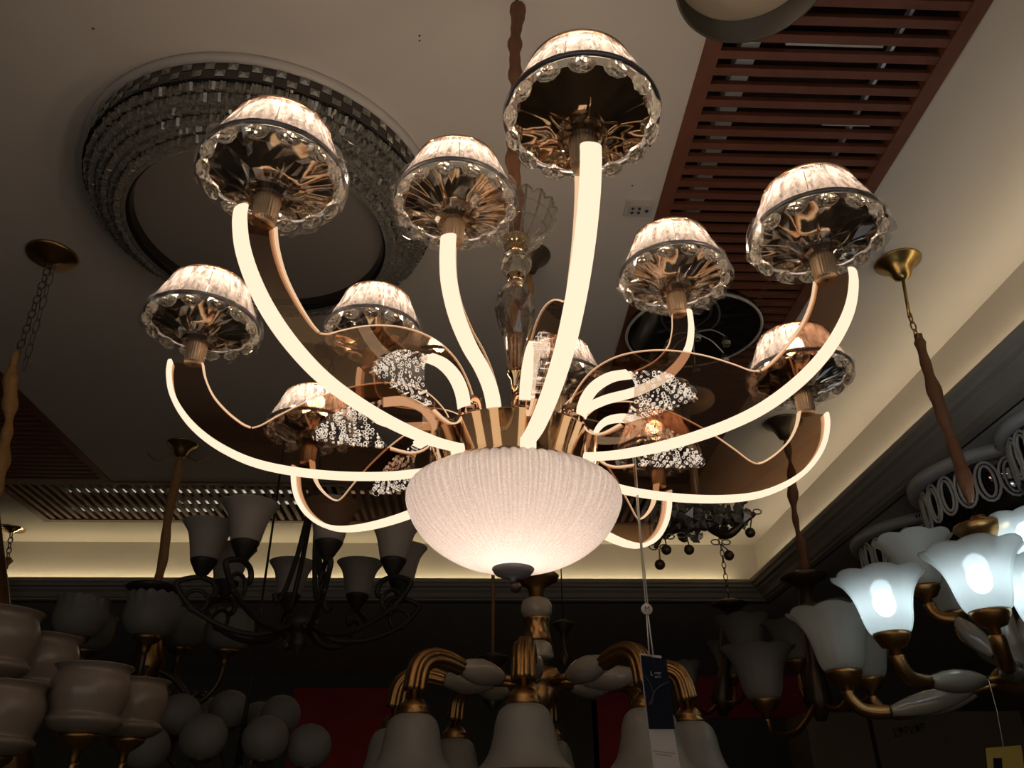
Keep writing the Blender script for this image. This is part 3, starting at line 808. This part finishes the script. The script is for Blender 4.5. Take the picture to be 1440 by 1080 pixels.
# ---- right: cold lit chandelier with flower shades
Yb = 2.26
can = atZ(1262, 368, HC)
Yb = can.y
cap = atY(1380, 742, Yb); hub = atY(1432, 955, Yb)
root = empty('lit_flower_chandelier', 'bronze chandelier with white flower shades, some lit cold white, hanging on brown sleeve at right', 'chandelier', can)
W = lambda p: Vector(p)-root.location
obj('ceiling_canopy', MB().lathe(bellcanopy(.92), 40), 'brass', root, label='brass bell canopy')
r_ = MB().tube([W(can)+Vector((0, 0, -.08)), W(atY(1279, 446, Yb))], .006, 8); chain(r_, W(atY(1279, 442, Yb)), W(atY(1290, 476, Yb)), 3, .012, .0028)
obj('rod', r_, 'brass', root)
m_ = MB(); sleeve(m_, W(atY(1289, 470, Yb)), W(atY(1366, 708, Yb)), .0185, seed=4); obj('cord_sleeve', m_, 'sleeve', root)
obj('cap', MB().lathe([(.001, .035), (.02, .035), (.025, .012), (.075, .008), (.08, 0), (.06, -.02), (.03, -.035), (.02, -.05), (.001, -.05)], 40, T(W(cap))), 'bronze', root)
obj('column', MB().tube([W(cap)+Vector((0, 0, -.04)), W(cap).lerp(W(hub), .3), W(cap).lerp(W(hub), .6), W(hub)+Vector((0, 0, -.03))], .03, 16, rads=[.02, .032, .026, .05]), 'ceramic', root)
obj('hub', MB().sphere(.07, W(hub), 24, 12, .6), 'bronze', root)
fl_me = flower(.112, .150, 8); fl_me.materials.append(M['opal'])
cupm = MB().lathe([(.001, -.05), (.012, -.05), (.012, -.035), (.030, -.028), (.044, -.005), (.044, .006), (.001, .006)], 24).mesh('shade_cup'); cupm.materials.append(M['bronze'])
# (cup px, cup py, depth, scale, lit); the unseen last bulb is added to brighten the soffit
for (px, py, Y, s, lit) in ((1254, 893, Yb-.22, 1., 1), (1392, 862, Yb-.42, 1., 1), (1462, 800, Yb-.05, 1., 2), (1300, 826, Yb+.12, 1., 0), (1187, 945, Yb+.05, 1.1, 0), (1222, 955, Yb+.30, 1., 0), (1345, 862, Yb+.30, .95, 0), (1480, 880, Yb-.4, 1., 2)):
    c = W(atY(px, py, Y)); hb = W(hub)
    s_o = obj('glass_shade', fl_me, None, root, c); s_o.scale = (s, s, s)
    obj('shade_cup', cupm, None, s_o)
    if lit:
        obj('bulb', MB().sphere(.029, (0, 0, .080), 16, 10, 1.2), 'cold', s_o, label='cold white lit bulb')
        lamp('cold_light', (0, 0, .11), (.10, .65)[lit-1], (.78, .92, 1.), .03, s_o)
    base = c+Vector((0, 0, -.05)); d = Vector((hb.x-c.x, hb.y-c.y, 0)); Ld = d.length; d.normalize()
    low = base+Vector((0, 0, -.055))
    end = Vector((hb.x, hb.y, hb.z))
    ell = [base, base+Vector((0, 0, -.02))+d*.004, base+Vector((0, 0, -.045))+d*.025, low+d*.06, low+d*min(.10, Ld*.35)]
    arm = obj('arm', MB().tube(cr(ell, 4), .016, 16, flute=.15, rads=None), 'bronze', root)
    a_ = low+d*min(.10, Ld*.35); b_ = a_.lerp(end, .62)
    o1 = MB(); pts = [a_.lerp(b_, f) for f in [i/10 for i in range(11)]]
    o1.tube(pts, .03, 16, rads=[.012+.018*math.sin(PI*min(1, max(0, i/10))) for i in range(11)])
    obj('ceramic_sleeve', o1, 'ceramic', arm)
    obj('arm_rod', MB().tube([b_, end], .009, 8), 'bronze', arm)

# ---- centre: bronze chandelier with down-facing bell shades
Yf = 2.25
ax = atY(757, 960, Yf)
root = empty('bell_chandelier', 'bronze and cream ceramic chandelier with down-facing bell shades, under the ribbed bowl', 'chandelier', (ax.x, ax.y, HC))
W = lambda p: Vector(p)-root.location
def az(py): return atY(757, py, Yf).z-HC
obj('ceiling_canopy', MB().lathe(bellcanopy(.9), 32), 'darkmetal', root)
m_ = MB(); sleeve(m_, (0, 0, -.08), (0, 0, az(806)), .014, seed=9); obj('cord_sleeve', m_, 'sleeve_gold', root)
colm = obj('column', MB().lathe([(.001, az(803)), (.055, az(806)), (.066, az(811)), (.060, az(817)), (.030, az(825)), (.022, az(830)), (.020, az(842)), (.001, az(842))], 36), 'bronze', root)
obj('ceramic_ball', MB().lathe(cr([(.018, az(840)), (.035, az(844)), (.043, az(853)), (.043, az(862)), (.034, az(869))], 4), 32), 'ceramic', colm)
def bandmod(r, z, a, i): return r*(1+.03*math.sin(a*12)*math.sin(z*160)), z
obj('gold_band', MB().lathe(cr([(.034, az(869)), (.039, az(871)), (.035, az(878)), (.034, az(890)), (.038, az(900)), (.034, az(903))], 4), 72, mod=bandmod), 'bronze', colm)
obj('ceramic_ball', MB().lathe(cr([(.030, az(902)), (.038, az(908)), (.043, az(918)), (.043, az(926)), (.025, az(931))], 4), 32), 'ceramic', colm)
obj('hub', MB().lathe([(.001, az(929)), (.028, az(930)), (.022, az(937)), (.050, az(941)), (.060, az(950)), (.060, az(962)), (.045, az(968)), (.05, az(972)), (.042, az(990)), (.02, az(1005)), (.01, az(1012)), (.001, az(1014))], 32), 'bronze', colm)
bel = cr([(.020, .0), (.036, -.004), (.054, -.018), (.063, -.042), (.068, -.072), (.078, -.104), (.096, -.128), (.106, -.135), (.101, -.133), (.085, -.118), (.070, -.095)], 4)
me_bell = MB().lathe(bel, 48).mesh('glass_shade'); me_bell.materials.append(M['opal_warm'])
me_cap = MB().lathe([(.008, .050), (.012, .048), (.012, .030), (.022, .028), (.034, .014), (.036, .010), (.034, .006), (.039, .0), (.039, -.006), (.001, -.006)], 32).mesh('shade_cap'); me_cap.materials.append(M['bronze'])
za = az(957)-.0
for k in range(8):
    a = math.radians(-99)+2*PI*k/8; Rr = .385; d = Vector((math.cos(a), math.sin(a), 0))
    zb = az(1000)+.004
    S = obj('glass_shade', me_bell, None, root, d*Rr+Vector((0, 0, zb-.035)), a); obj('shade_cap', me_cap, None, S)
    pts = [d*(Rr-.135)+Vector((0, 0, za+.008)), d*(Rr-.09)+Vector((0, 0, za+.020)), d*(Rr-.045)+Vector((0, 0, za+.020)), d*(Rr-.012)+Vector((0, 0, za-.004)), d*Rr+Vector((0, 0, zb+.012))]
    P = cr(pts, 5)
    arm = obj('arm', MB().tube(P, .02, 48, flute=.26, rads=[.017+.007*i/len(P) for i in range(len(P))]), 'bronze', root)
    p0 = d*.12+Vector((0, 0, za-.004)); p1 = d*(Rr-.125)+Vector((0, 0, za+.008))
    obj('ceramic_sleeve', MB().tube([p0.lerp(p1, i/12) for i in range(13)], .02, 20, rads=[.014+.018*math.sin(PI*i/12) for i in range(13)]), 'ceramic', arm)
    obj('arm_rod', MB().tube([d*.04+Vector((0, 0, za-.008)), p0], .009, 8), 'bronze', arm)

# ---- left centre: black iron chandelier with bell shades
Ye = 2.9
ax = atY(423, 875, Ye)
root = empty('iron_chandelier', 'black scrolled iron chandelier with grey bell shades, left of the ribbed bowl', 'chandelier', (ax.x, ax.y, HC))
def az(py): return atY(423, py+14, Ye).z-HC
obj('ceiling_canopy', MB().lathe(discanopy(.9), 32), 'iron', root)
r_ = MB(); chain(r_, (0, 0, -.03), (0, 0, az(690)), 14, .012, .0025); obj('chain', r_, 'iron', root)
st_ = MB()
for k in range(4):
    a = PI/4*.9+k*PI/2; d = Vector((math.cos(a), math.sin(a), 0))
    st_.tube(cr([Vector((0, 0, az(692)))+d*.012, d*.03+Vector((0, 0, az(730))), d*.045+Vector((0, 0, az(770))), d*.075+Vector((0, 0, az(820))), d*.10+Vector((0, 0, az(838))), d*.115+Vector((0, 0, az(828)))], 6), .0095, 8)
obj('stem', st_, 'iron', root)
hb = obj('hub', MB().lathe([(.001, az(840)), (.02, az(842)), (.035, az(850)), (.06, az(858)), (.06, az(868)), (.035, az(876)), (.024, az(883)), (.032, az(888)), (.026, az(896)), (.010, az(904)), (.006, az(912)), (.001, az(914))], 28), 'iron', root)
me_s = bell_up(.094, .135); me_s.materials.append(M['opal_iron'])
me_c = MB().lathe([(.006, -.062), (.012, -.055), (.024, -.040), (.040, -.012), (.046, .0), (.046, .006), (.001, .006)], 28).mesh('shade_cup'); me_c.materials.append(M['iron'])
for k in range(8):
    a = math.radians(-91)+PI/8+2*PI*k/8; d = Vector((math.cos(a), math.sin(a), 0)); Rr = .355
    zc = az(815)+.062
    zb = az(868)
    S = obj('glass_shade', me_s, None, root, d*Rr+Vector((0, 0, zc)), a); obj('shade_cup', me_c, None, S)
    zt = zc-.06
    path = [d*.05+Vector((0, 0, zb)), d*.13+Vector((0, 0, zb-.035)), d*.24+Vector((0, 0, zb-.025)), d*.36+Vector((0, 0, zb+.03)), d*.425+Vector((0, 0, zb+.10)), d*.415+Vector((0, 0, zt-.012)), d*Rr+Vector((0, 0, zt+.004)),
            d*(Rr-.045)+Vector((0, 0, zt-.012)), d*(Rr-.055)+Vector((0, 0, zt-.05)), d*(Rr-.03)+Vector((0, 0, zt-.062))]
    arm = obj('arm', MB().tube(cr(path, 6), .0095, 8), 'iron', root)
    c = d*(Rr+.0)+Vector((0, 0, zb+.055)); rr = .042
    pts = [c+d*(rr*math.cos(t_)*(1-.05*t_))+Vector((0, 0, rr*math.sin(t_)*(1-.05*t_))) for t_ in [.2+i*.35 for i in range(17)]]
    obj('scroll', MB().tube(pts, .007, 8), 'iron', arm)

# ---- lower left: alabaster urn chandelier under the long chain
can = atZ(74, 358, HC)
root = empty('urn_chandelier', 'antique chandelier with cream urn shades on long chain and ruffled sleeve at far left', 'chandelier', can)
W = lambda p: Vector(p)-root.location
Yj = can.y
obj('ceiling_canopy', MB().lathe(discanopy(1.0), 40), 'bronze', root)
r_ = MB(); chain(r_, (0, 0, -.03), W(atY(24, 500, Yj)), 13, .016, .0018); chain(r_, (.01, 0.01, -.03), W(atY(33, 520, Yj)), 9, .014, .0011)
obj('chain', r_, 'darkmetal', root)
m_ = MB(); sleeve(m_, W(atY(24, 495, Yj)), W(atY(-8, 720, Yj)), .018, seed=12, amp=.4); obj('cord_sleeve', m_, 'sleeve_gold', root)
hub = W(atY(20, 1110, Yj-.1))
obj('column', MB().tube([W(atY(-8, 720, Yj)), hub.lerp(W(atY(-8, 720, Yj)), .3), hub], .03, 12, rads=[.014, .03, .05]), 'bronze', root)
urn = cr([(.040, .0), (.075, .010), (.102, .028), (.104, .040), (.094, .050), (.100, .072), (.108, .105), (.106, .135), (.096, .160), (.098, .172), (.108, .182), (.104, .183), (.090, .170)], 4)
me_u = MB().lathe(urn, 48).mesh('glass_shade'); me_u.materials.append(M['marble'])
me_uc = MB().lathe([(.008, -.075), (.014, -.06), (.016, -.04), (.030, -.030), (.055, -.010), (.060, .002), (.001, .006)], 28).mesh('shade_cup'); me_uc.materials.append(M['bronze'])
for (px, py, Y, s) in ((112, 1034, Yj-.30, .80), (178, 1040, Yj+.0, .78), (42, 986, Yj+.05, .90), (-24, 958, Yj-.15, .92), (-18, 1066, Yj-.4, .8)):
    c = W(atY(px, py, Y)); S = obj('glass_shade', me_u, None, root, c); S.scale = (s, s, s); obj('shade_cup', me_uc, None, S)
    p = c+Vector((0, 0, -.07*s)); q = hub
    obj('arm', MB().tube(cr([p, p+Vector((0, 0, -.05))+(q-p)*.05, p.lerp(q, .4)+Vector((0, 0, -.12)), q], 6), .011, 8), 'bronze', root)

# ---- left: chandelier with scalloped shades under the brass canopy
can = atZ(257, 624, HC); Yc = can.y
root = empty('scalloped_chandelier', 'dark bronze chandelier with scalloped cup shades on a gold sleeve, left of the iron chandelier', 'chandelier', can)
W = lambda p: Vector(p)-root.location
obj('ceiling_canopy', MB().lathe(bellcanopy(.9), 36), 'brass', root)
hk = MB()
for s in (-1, 1): hk.tube(cr([(s*.03, 0, -.07), (s*.10, 0, -.10), (s*.15, 0, -.075), (s*.17, 0, -.05)], 6), .003, 6)
obj('hook', hk, 'brass', root)
m_ = MB(); sleeve(m_, (0, 0, -.08), W(atY(221, 822, Yc)), .022, seed=21, amp=.12); obj('cord_sleeve', m_, 'sleeve_gold', root)
cd = W(atY(216, 828, Yc)); hub = W(atY(208, 935, Yc))
obj('cap', MB().lathe([(.001, .02), (.05, .018), (.12, .008), (.125, 0), (.09, -.02), (.04, -.03), (.001, -.03)], 36, T(cd)), 'darkmetal', root)
obj('column', MB().tube([cd, cd.lerp(hub, .4), cd.lerp(hub, .6), hub, hub+Vector((0, 0, -.1))], .03, 14, rads=[.03, .04, .05, .07, .02]), 'bronze', root)
def scal(r, z, a, i):
    k = max(0, (z-.10)/.06); return r*(1+.02*math.sin(a*16)*k), z+.012*k*abs(math.sin(a*8))
me_k = MB().lathe(cr([(.05, 0), (.085, .02), (.108, .06), (.112, .10), (.106, .135), (.112, .16), (.104, .158), (.09, .13)], 4), 96, mod=scal).mesh('glass_shade'); me_k.materials.append(M['opal_grey'])
me_kc = MB().lathe([(.01, -.07), (.02, -.05), (.022, -.03), (.05, -.015), (.062, .004), (.001, .006)], 24).mesh('shade_cup'); me_kc.materials.append(M['bronze'])
for (px, py, Y) in ((106, 897, Yc-.15), (207, 896, Yc-.38), (120, 915, Yc+.3), (252, 912, Yc+.25), (318, 915, Yc+.05)):
    c = W(atY(px, py, Y)); S = obj('glass_shade', me_k, None, root, c); obj('shade_cup', me_kc, None, S)
    p = c+Vector((0, 0, -.065)); d = (hub-p)
    obj('arm', MB().tube(cr([p, p+Vector((0, 0, -.09))+d*.06, p.lerp(hub, .3)+Vector((0, 0, -.16)), p.lerp(hub, .62)+Vector((0, 0, -.06)), hub], 6), .014, 8), 'darkmetal', root)
    lf = MB()
    for j in range(5):
        q = p.lerp(hub, .2+.12*j)+Vector((0, 0, -.13)); lf.sphere(.022, q, 8, 6, .8)
    obj('leaf_casting', lf, 'darkmetal', root)

# ---- globe chandelier low in the frame, left of centre
Yg = 3.7
ax = atY(335, 1075, Yg)
root = empty('globe_chandelier', 'dark chandelier with many round white globe shades, low between urn shades and red poster', 'chandelier', (ax.x, ax.y, HC))
W = lambda p: Vector(p)-root.location
obj('ceiling_canopy', MB().lathe(discanopy(.8), 24), 'iron', root)
obj('rod', MB().tube([(0, 0, -.02), (0, 0, W(atY(322, 968, Yg)).z), (0, 0, W(ax).z)], .012, 10, rads=[.005, .006, .016]), 'iron', root)
me_g = MB().sphere(.086, (0, 0, .075), 28, 16, .95).mesh('globe_shade'); me_g.materials.append(M['opal_grey'])
me_gc = MB().lathe([(.008, -.04), (.012, -.02), (.035, -.008), (.040, .006), (.001, .006)], 20).mesh('shade_cup'); me_gc.materials.append(M['darkmetal'])
hub = W(ax)
for (px, py, Y) in ((246, 1033, Yg-.15), (318, 1024, Yg+.1), (281, 1068, Yg-.42), (391, 1032, Yg+.05), (369, 1070, Yg-.40), (431, 1080, Yg-.30), (284, 1028, Yg+.5), (360, 1036, Yg+.5), (200, 1082, Yg-.3)):
    c = W(atY(px, py, Y)); S = obj('globe_shade', me_g, None, root, c); obj('shade_cup', me_gc, None, S)
    p = c+Vector((0, 0, -.035)); obj('arm', MB().tube(cr([p, p+Vector((0, 0, -.06)), p.lerp(hub, .5)+Vector((0, 0, -.10)), hub], 6), .009, 8), 'darkmetal', root)

# ---- right centre: two unlit flower-shade chandeliers in the dark
def dark_flower(name, label, can, path, hubp, shades, slv, me):
    root = empty(name, label, 'chandelier', can); Yq = can.y
    W = lambda p: Vector(p)-root.location
    obj('ceiling_canopy', MB().lathe(bellcanopy(1.1), 32), 'darkmetal', root)
    m_ = MB()
    if slv: sleeve(m_, (0, 0, -.08), W(path[-1]), .018, seed=31, amp=.5); obj('cord_sleeve', m_, 'sleeve', root)
    else: chain(m_, (0, 0, -.06), W(path[-1]), 16, .016, .003); obj('chain', m_, 'darkmetal', root)
    c0 = W(path[-1]); hub = W(hubp)
    obj('cap', MB().lathe([(.001, .03), (.03, .03), (.10, .006), (.105, 0), (.07, -.02), (.03, -.05), (.001, -.05)], 32, T(c0)), 'darkmetal', root)
    obj('column', MB().tube([c0, c0.lerp(hub, .35), c0.lerp(hub, .7), hub, hub+Vector((0, 0, -.08))], .03, 12, rads=[.02, .045, .03, .06, .02]), 'darkmetal', root)
    for (px, py, Y, s) in shades:
        c = W(atY(px, py, Y)); S = obj('glass_shade', me, None, root, c); S.scale = (s, s, s)
        obj('shade_cup', cupm, None, S)
        p = c+Vector((0, 0, -.05*s)); obj('arm', MB().tube(cr([p, p+Vector((0, 0, -.06))+(hub-p)*.08, p.lerp(hub, .5)+Vector((0, 0, -.08)), hub], 6), .012, 8), 'bronze', root)
    return root
fl2 = flower(.112, .150, 8); fl2.materials.append(M['opal_grey'])
can = atZ(1101, 594, HC)
dark_flower('unlit_flower_chandelier', 'unlit chandelier with pale flared shades under the brown sleeve, left of the lit flower shades', can, [atY(1131, 812, can.y)], atY(1150, 985, can.y),
            [(1190, 925, can.y-.2, 1.35), (1075, 985, can.y-.5, 1.2), (1228, 930, can.y+.2, 1.3), (1120, 930, can.y+.4, 1.2)], True, fl2)
can = atZ(1005, 705, HC)
dark_flower('chained_flower_chandelier', 'unlit chandelier with one pale flared shade on an iron chain, right of the price tag', can, [atY(1026, 850, can.y)], atY(1015, 985, can.y),
            [(1052, 925, can.y-.3, 1.35), (1030, 950, can.y+.1, 1.2), (968, 965, can.y-.1, .8)], False, fl2)

# ---- crystal flower lamp with hanging balls
Yk = 3.3
ax = atY(985, 738, Yk)
root = empty('crystal_flower_lamp', 'dark leafy crystal ceiling lamp with hanging balls, behind the lower right arm', 'ceiling lamp', (ax.x, ax.y, HC))
W = lambda p: Vector(p)-root.location
rnd = random.Random(5)
obj('ceiling_plate', MB().lathe([(.001, 0), (.14, 0), (.14, -.02), (.001, -.025)], 32), 'silver', root)
obj('stem', MB().tube([(0, 0, -.02), W(ax)], .018, 10), 'silver', root)
cl_ = MB()
for i in range(150):
    px = rnd.uniform(922, 1050); py = rnd.gauss(726, 10)+abs(px-985)*-.05
    p = W(atY(px, py, Yk+rnd.uniform(-.2, .2))); xf = T(p) @ Matrix.Rotation(rnd.uniform(0, 6), 4, Vector((rnd.random(), rnd.random(), rnd.random())).normalized())
    s = rnd.uniform(.012, .026); cl_.add([(s, 0, 0), (0, s, 0), (-s, 0, 0), (0, -s, 0), (0, 0, s*1.6), (0, 0, -s*1.6)], [(0, 1, 4), (1, 2, 4), (2, 3, 4), (3, 0, 4), (1, 0, 5), (2, 1, 5), (3, 2, 5), (0, 3, 5)], False, xf)
obj('crystal_cluster', cl_, 'darkcrystal', root, kind='stuff')
for (x0, y0, x1, y1, x2, y2) in ((985, 735, 1022, 752, 1050, 728), (985, 735, 1040, 730, 1062, 722), (985, 735, 945, 745, 935, 757), (985, 735, 960, 752, 965, 760), (985, 735, 940, 735, 922, 770)):
    obj('leaf_scroll', MB().tube(cr([W(atY(x0, y0, Yk)), W(atY(x1, y1, Yk-.1)), W(atY(x2, y2, Yk-.15))], 8), .01, 8, rads=[.008+.012*math.sin(PI*i/16) for i in range(17)]), 'darkmetal', root)
for (px, py, tx, ty) in ((928, 794, 927, 772), (937, 773, 935, 757), (969, 773, 966, 755), (1025, 781, 1014, 765), (1055, 749, 1058, 722), (990, 740, 990, 730)):
    hang = obj('pendant_ball', MB().sphere(.021, W(atY(px, py, Yk-.15)), 18, 12), 'darkmetal', root)
    bw = MB(); tp = W(atY(tx, ty, Yk-.15)); bw.tube([W(atY(px, py-6, Yk-.15)), tp], .003, 6)
    for s in (-1, 1):
        bw.tube([tp+Vector((s*.022+.018*math.cos(q_), 0, .008+.011*math.sin(q_))) for q_ in [2*PI*k/10 for k in range(11)]], .003, 5)
    obj('bow', bw, 'darkcrystal', hang)

# ---- glass and chrome ceiling lamp glimpsed behind the arms on the right
c = atZ(975, 468, HC-.03)
root = empty('glass_ceiling_lamp', 'unlit chrome ceiling lamp with clear glass drops, behind the inner arm on the right', 'ceiling lamp', (c.x, c.y, HC))
obj('base_plate', MB().lathe([(.001, 0), (.27, 0), (.275, -.02), (.262, -.03), (.255, -.026), (.001, -.022)], 72), 'mirrorband', root)
obj('edge_ring', MB().torus(.268, .006, -.028, 72, 6), 'silver', root)
for k in range(6):
    a = 2*PI*k/6+.3; p = Vector((.13*math.cos(a), .13*math.sin(a), 0))
    hw = obj('wire', MB().tube(cr([Vector((0, 0, -.03)), p*.6+Vector((0, 0, -.05)), p+Vector((0, 0, -.10))], 6), .0025, 6), 'silver', root)
    obj('glass_drop', MB().lathe([(.001, -.150), (.014, -.145), (.018, -.130), (.010, -.110), (.003, -.098), (.001, -.098)], 12, T(p), smooth=False), 'clear', hw)

# ---- round lamps on the lower ceiling at right
def ring_lamp(c, r, label, rings=True):
    root = empty('ring_ceiling_lamp', label, 'ceiling lamp', c, group='ring-patterned ceiling lamps on the lower ceiling')
    obj('base_plate', MB().lathe([(.001, 0), (r*1.02, 0), (r*1.02, -.035), (r*.97, -.04), (r*.8, -.04)], 80), 'whitecool', root)
    vt = MB()
    for k in range(7): vt.box((r*1.018, -.004, -.028), (r*1.024, .004, -.010), RZ(math.radians(-128)+k*.03))
    obj('vent_slot', vt, 'iron', root)
    obj('drum', MB().lathe([(r*.88, -.038), (r*.86, -.25), (r*.80, -.258), (.001, -.258)], 80), 'mirrorband', root)
    rm = MB(); n = 26
    for k in range(n):
        a = 2*PI*k/n
        for s, w in ((1., .040), (.8, .024)):
            pts = [RZ(a) @ Vector((r*.91, w*math.cos(t_)*1.15, -.135+.085*s*math.sin(t_))) for t_ in [2*PI*j/16 for j in range(17)]]
            rm.tube(pts, .0065, 5, cap=False)
    obj('ring_band', rm, 'whitecool', root)
    return root
def ring_at(px, py, r):
    p = atZ(px, py, HS); return (p.x+r, p.y, HS)
ring_lamp(ring_at(1291, 668, .42), .42, 'round ceiling lamp with interlaced white rings, right behind the lower end of the brown sleeve')
ring_lamp(ring_at(1205, 752, .42), .42, 'round ceiling lamp with interlaced white rings, behind the raised unlit flower shade')
ring_lamp(ring_at(1415, 590, .3), .30, 'small round ceiling lamp at the right edge, above the ring-patterned lamps')
# ---- small brass canopy pendant at the left edge, far back
can = atZ(18, 743, HC)
root = empty('brass_canopy_pendant', 'small shiny brass canopy with short chain and brown sleeve at the left edge', 'pendant', can)
W = lambda p: Vector(p)-root.location
obj('ceiling_canopy', MB().lathe(discanopy(.95), 32), 'gold', root)
r_ = MB(); chain(r_, (0, 0, -.03), W(atY(11, 785, can.y)), 5, .02, .004); obj('chain', r_, 'darkmetal', root)
m_ = MB(); sleeve(m_, W(atY(11, 783, can.y)), W(atY(-6, 850, can.y)), .025, seed=41); obj('cord_sleeve', m_, 'sleeve', root)
e_ = W(atY(-30, 1000, can.y)); obj('lamp_body', MB().tube([W(atY(-6, 850, can.y)), e_.lerp(W(atY(-6, 850, can.y)), .5), e_], .05, 12, rads=[.02, .09, .03]), 'darkmetal', root)
# ---- far pendants in the middle
def far_pendant(px0, py0, px1, py1, Y, r, label):
    p = atY(px1, py1, Y); root = empty('far_pendant', label, 'pendant', (p.x, p.y, HC if Y < Y1 else HS))
    h = p.z-root.location.z
    obj('ceiling_canopy', MB().lathe(discanopy(.7), 24), 'darkmetal', root)
    obj('rod', MB().tube([(0, 0, -.02), (0, 0, h)], .009 if r > .07 else .004, 8), 'sleeve_gold' if r > .07 else 'iron', root)
    obj('dish', MB().lathe([(.001, .03), (r*.3, .025), (r, .006), (r, 0), (r*.5, -.04), (r*.2, -.08), (r*.2, -.16), (r*.6, -.2), (.001, -.26)], 28, T((0, 0, h))), 'darkmetal', root)
far_pendant(690, 800, 693, 926, 4.3, .085, 'dark far pendant with dish on a thin rod, left of the ceramic column')
far_pendant(792, 870, 792, 878, 4.9, .065, 'dark far pendant with small dish, right of the ceramic column')

# ================================================================== back wall items
YW = YB
def panel(name, px0, py0, px1, py1, mat, label, cat, d=.03, Y=None):
    Y = Y or YW; a = atY(px0, py1, Y); c = atY(px1, py0, Y)
    o = obj(name, MB().box((a.x, Y-d, a.z), (c.x, Y-.003, c.z)), mat); tag(o, label, cat); return o
panel('red_poster', 398, 968, 560, 1120, 'red', 'dark red poster on the back wall, left of the bell shades', 'poster')
panel('red_poster', 838, 968, 905, 1120, 'red', 'dark red poster on the back wall, directly behind the navy price tag', 'poster')
panel('red_poster', 955, 952, 1128, 1010, 'darkred', 'dark red banner on the back wall, behind the chained flower chandelier', 'poster')
panel('wall_panel', 800, 985, 838, 1120, 'card', 'pale grey panel on the back wall between the bell shades', 'panel')
def box_(px0, py0, px1, py1, Y, txt, label):
    a = atY(px0, py1, Y); c = atY(px1, py0, Y); d = .35
    root = empty('cardboard_box', label, 'box', ((a.x+c.x)/2, Y+d/2, a.z))
    w = (c.x-a.x)/2-.03; h = c.z-a.z
    bx = obj('carton', MB().box((-w, -d/2, 0), (w, d/2, h)), 'card', root)
    obj('flap_seam', MB().box((-w-.001, -.004, h), (w+.001, .004, h+.002)), 'cardtape', root)
    if txt:
        pm = MB(); rp = random.Random(8)
        for g_ in range(6):
            x = -w*.45+g_*w*.16; z = h*(.60+.015*g_)
            pm.box((x, -d/2-.003, z), (x+w*.03, -d/2-.0005, z+h*.13)).box((x, -d/2-.003, z+h*rp.choice((0, .055, .11))), (x+w*.11, -d/2-.0005, z+h*.13 if rp.random() < .2 else z+h*.02)).box((x+w*.08, -d/2-.003, z+h*.05), (x+w*.11, -d/2-.0005, z+h*.13))
        obj('printed_mark', pm, 'cardtape', bx)
    return root, a, c
bb = [box_(1236, 1000, 1328, 1092, 5.2, 'BOXES', 'brown cardboard box with dark lettering, high on the shelf at lower right'),
      box_(1140, 1002, 1224, 1092, 5.2, '', 'plain brown cardboard box beside the lettered one, left end of the row'),
      box_(1338, 1000, 1440, 1092, 5.2, '', 'plain brown cardboard box behind the yellow card, right end of the row')]
# shelf under the boxes
xs = [p for q_ in bb for p in (q_[1].x, q_[2].x)]; zb_ = min(q_[1].z for q_ in bb)
root = empty('shelf_rack', 'dark storage rack carrying the cardboard boxes at lower right', 'shelf', ((min(xs)+max(xs))/2, 5.4, 0))
hw = (max(xs)-min(xs))/2+.1
obj('shelf_board', MB().box((-hw, -.25, zb_-.04), (hw, .25, zb_-.001)), 'recess', root)
for sx in (-1, 1):
    for sy in (-1, 1): obj('post', MB().box((sx*hw-.02, sy*.22-.02, 0), (sx*hw+.02, sy*.22+.02, zb_-.04)), 'recess', root)
# yellow card on a string
Yy = 2.0
p = atY(1415, 1066, Yy)
root = empty('yellow_card', 'small yellow price card on a string at the bottom right corner', 'price tag', p)
W = lambda q_: Vector(q_)-root.location
cd_ = obj('card', quad([W(atY(1386, 1052, Yy)), W(atY(1436, 1048, Yy)), W(atY(1441, 1086, Yy)), W(atY(1390, 1090, Yy))], .001), 'yellow', root)
obj('printed_square', quad([W(atY(1397, 1066, Yy-.002)), W(atY(1409, 1066, Yy-.002)), W(atY(1410, 1084, Yy-.002)), W(atY(1398, 1084, Yy-.002))], .0005), 'navy', cd_)
obj('string', MB().tube([W(atY(1411, 1050, Yy)), W(atY(1402, 1000, Yy)), W(atY(1390, 955, Yy))], .0008, 6), 'string', root)

# ================================================================== world and render settings
w = bpy.data.worlds.new('world'); sc.world = w; w.use_nodes = True
w.node_tree.nodes['Background'].inputs[0].default_value = (1, .85, .7, 1); w.node_tree.nodes['Background'].inputs[1].default_value = .01
sc.view_settings.view_transform = 'Standard'; sc.view_settings.look = 'None'; sc.view_settings.gamma = 1; sc.view_settings.exposure = 0
sc.view_settings.use_curve_mapping = False
cy = sc.cycles
cy.use_denoising = True
cy.max_bounces = 12; cy.transparent_max_bounces = 24; cy.transmission_bounces = 10; cy.glossy_bounces = 5; cy.diffuse_bounces = 4
cy.caustics_reflective = False; cy.caustics_refractive = False
cy.sample_clamp_indirect = 3.; cy.use_light_tree = True
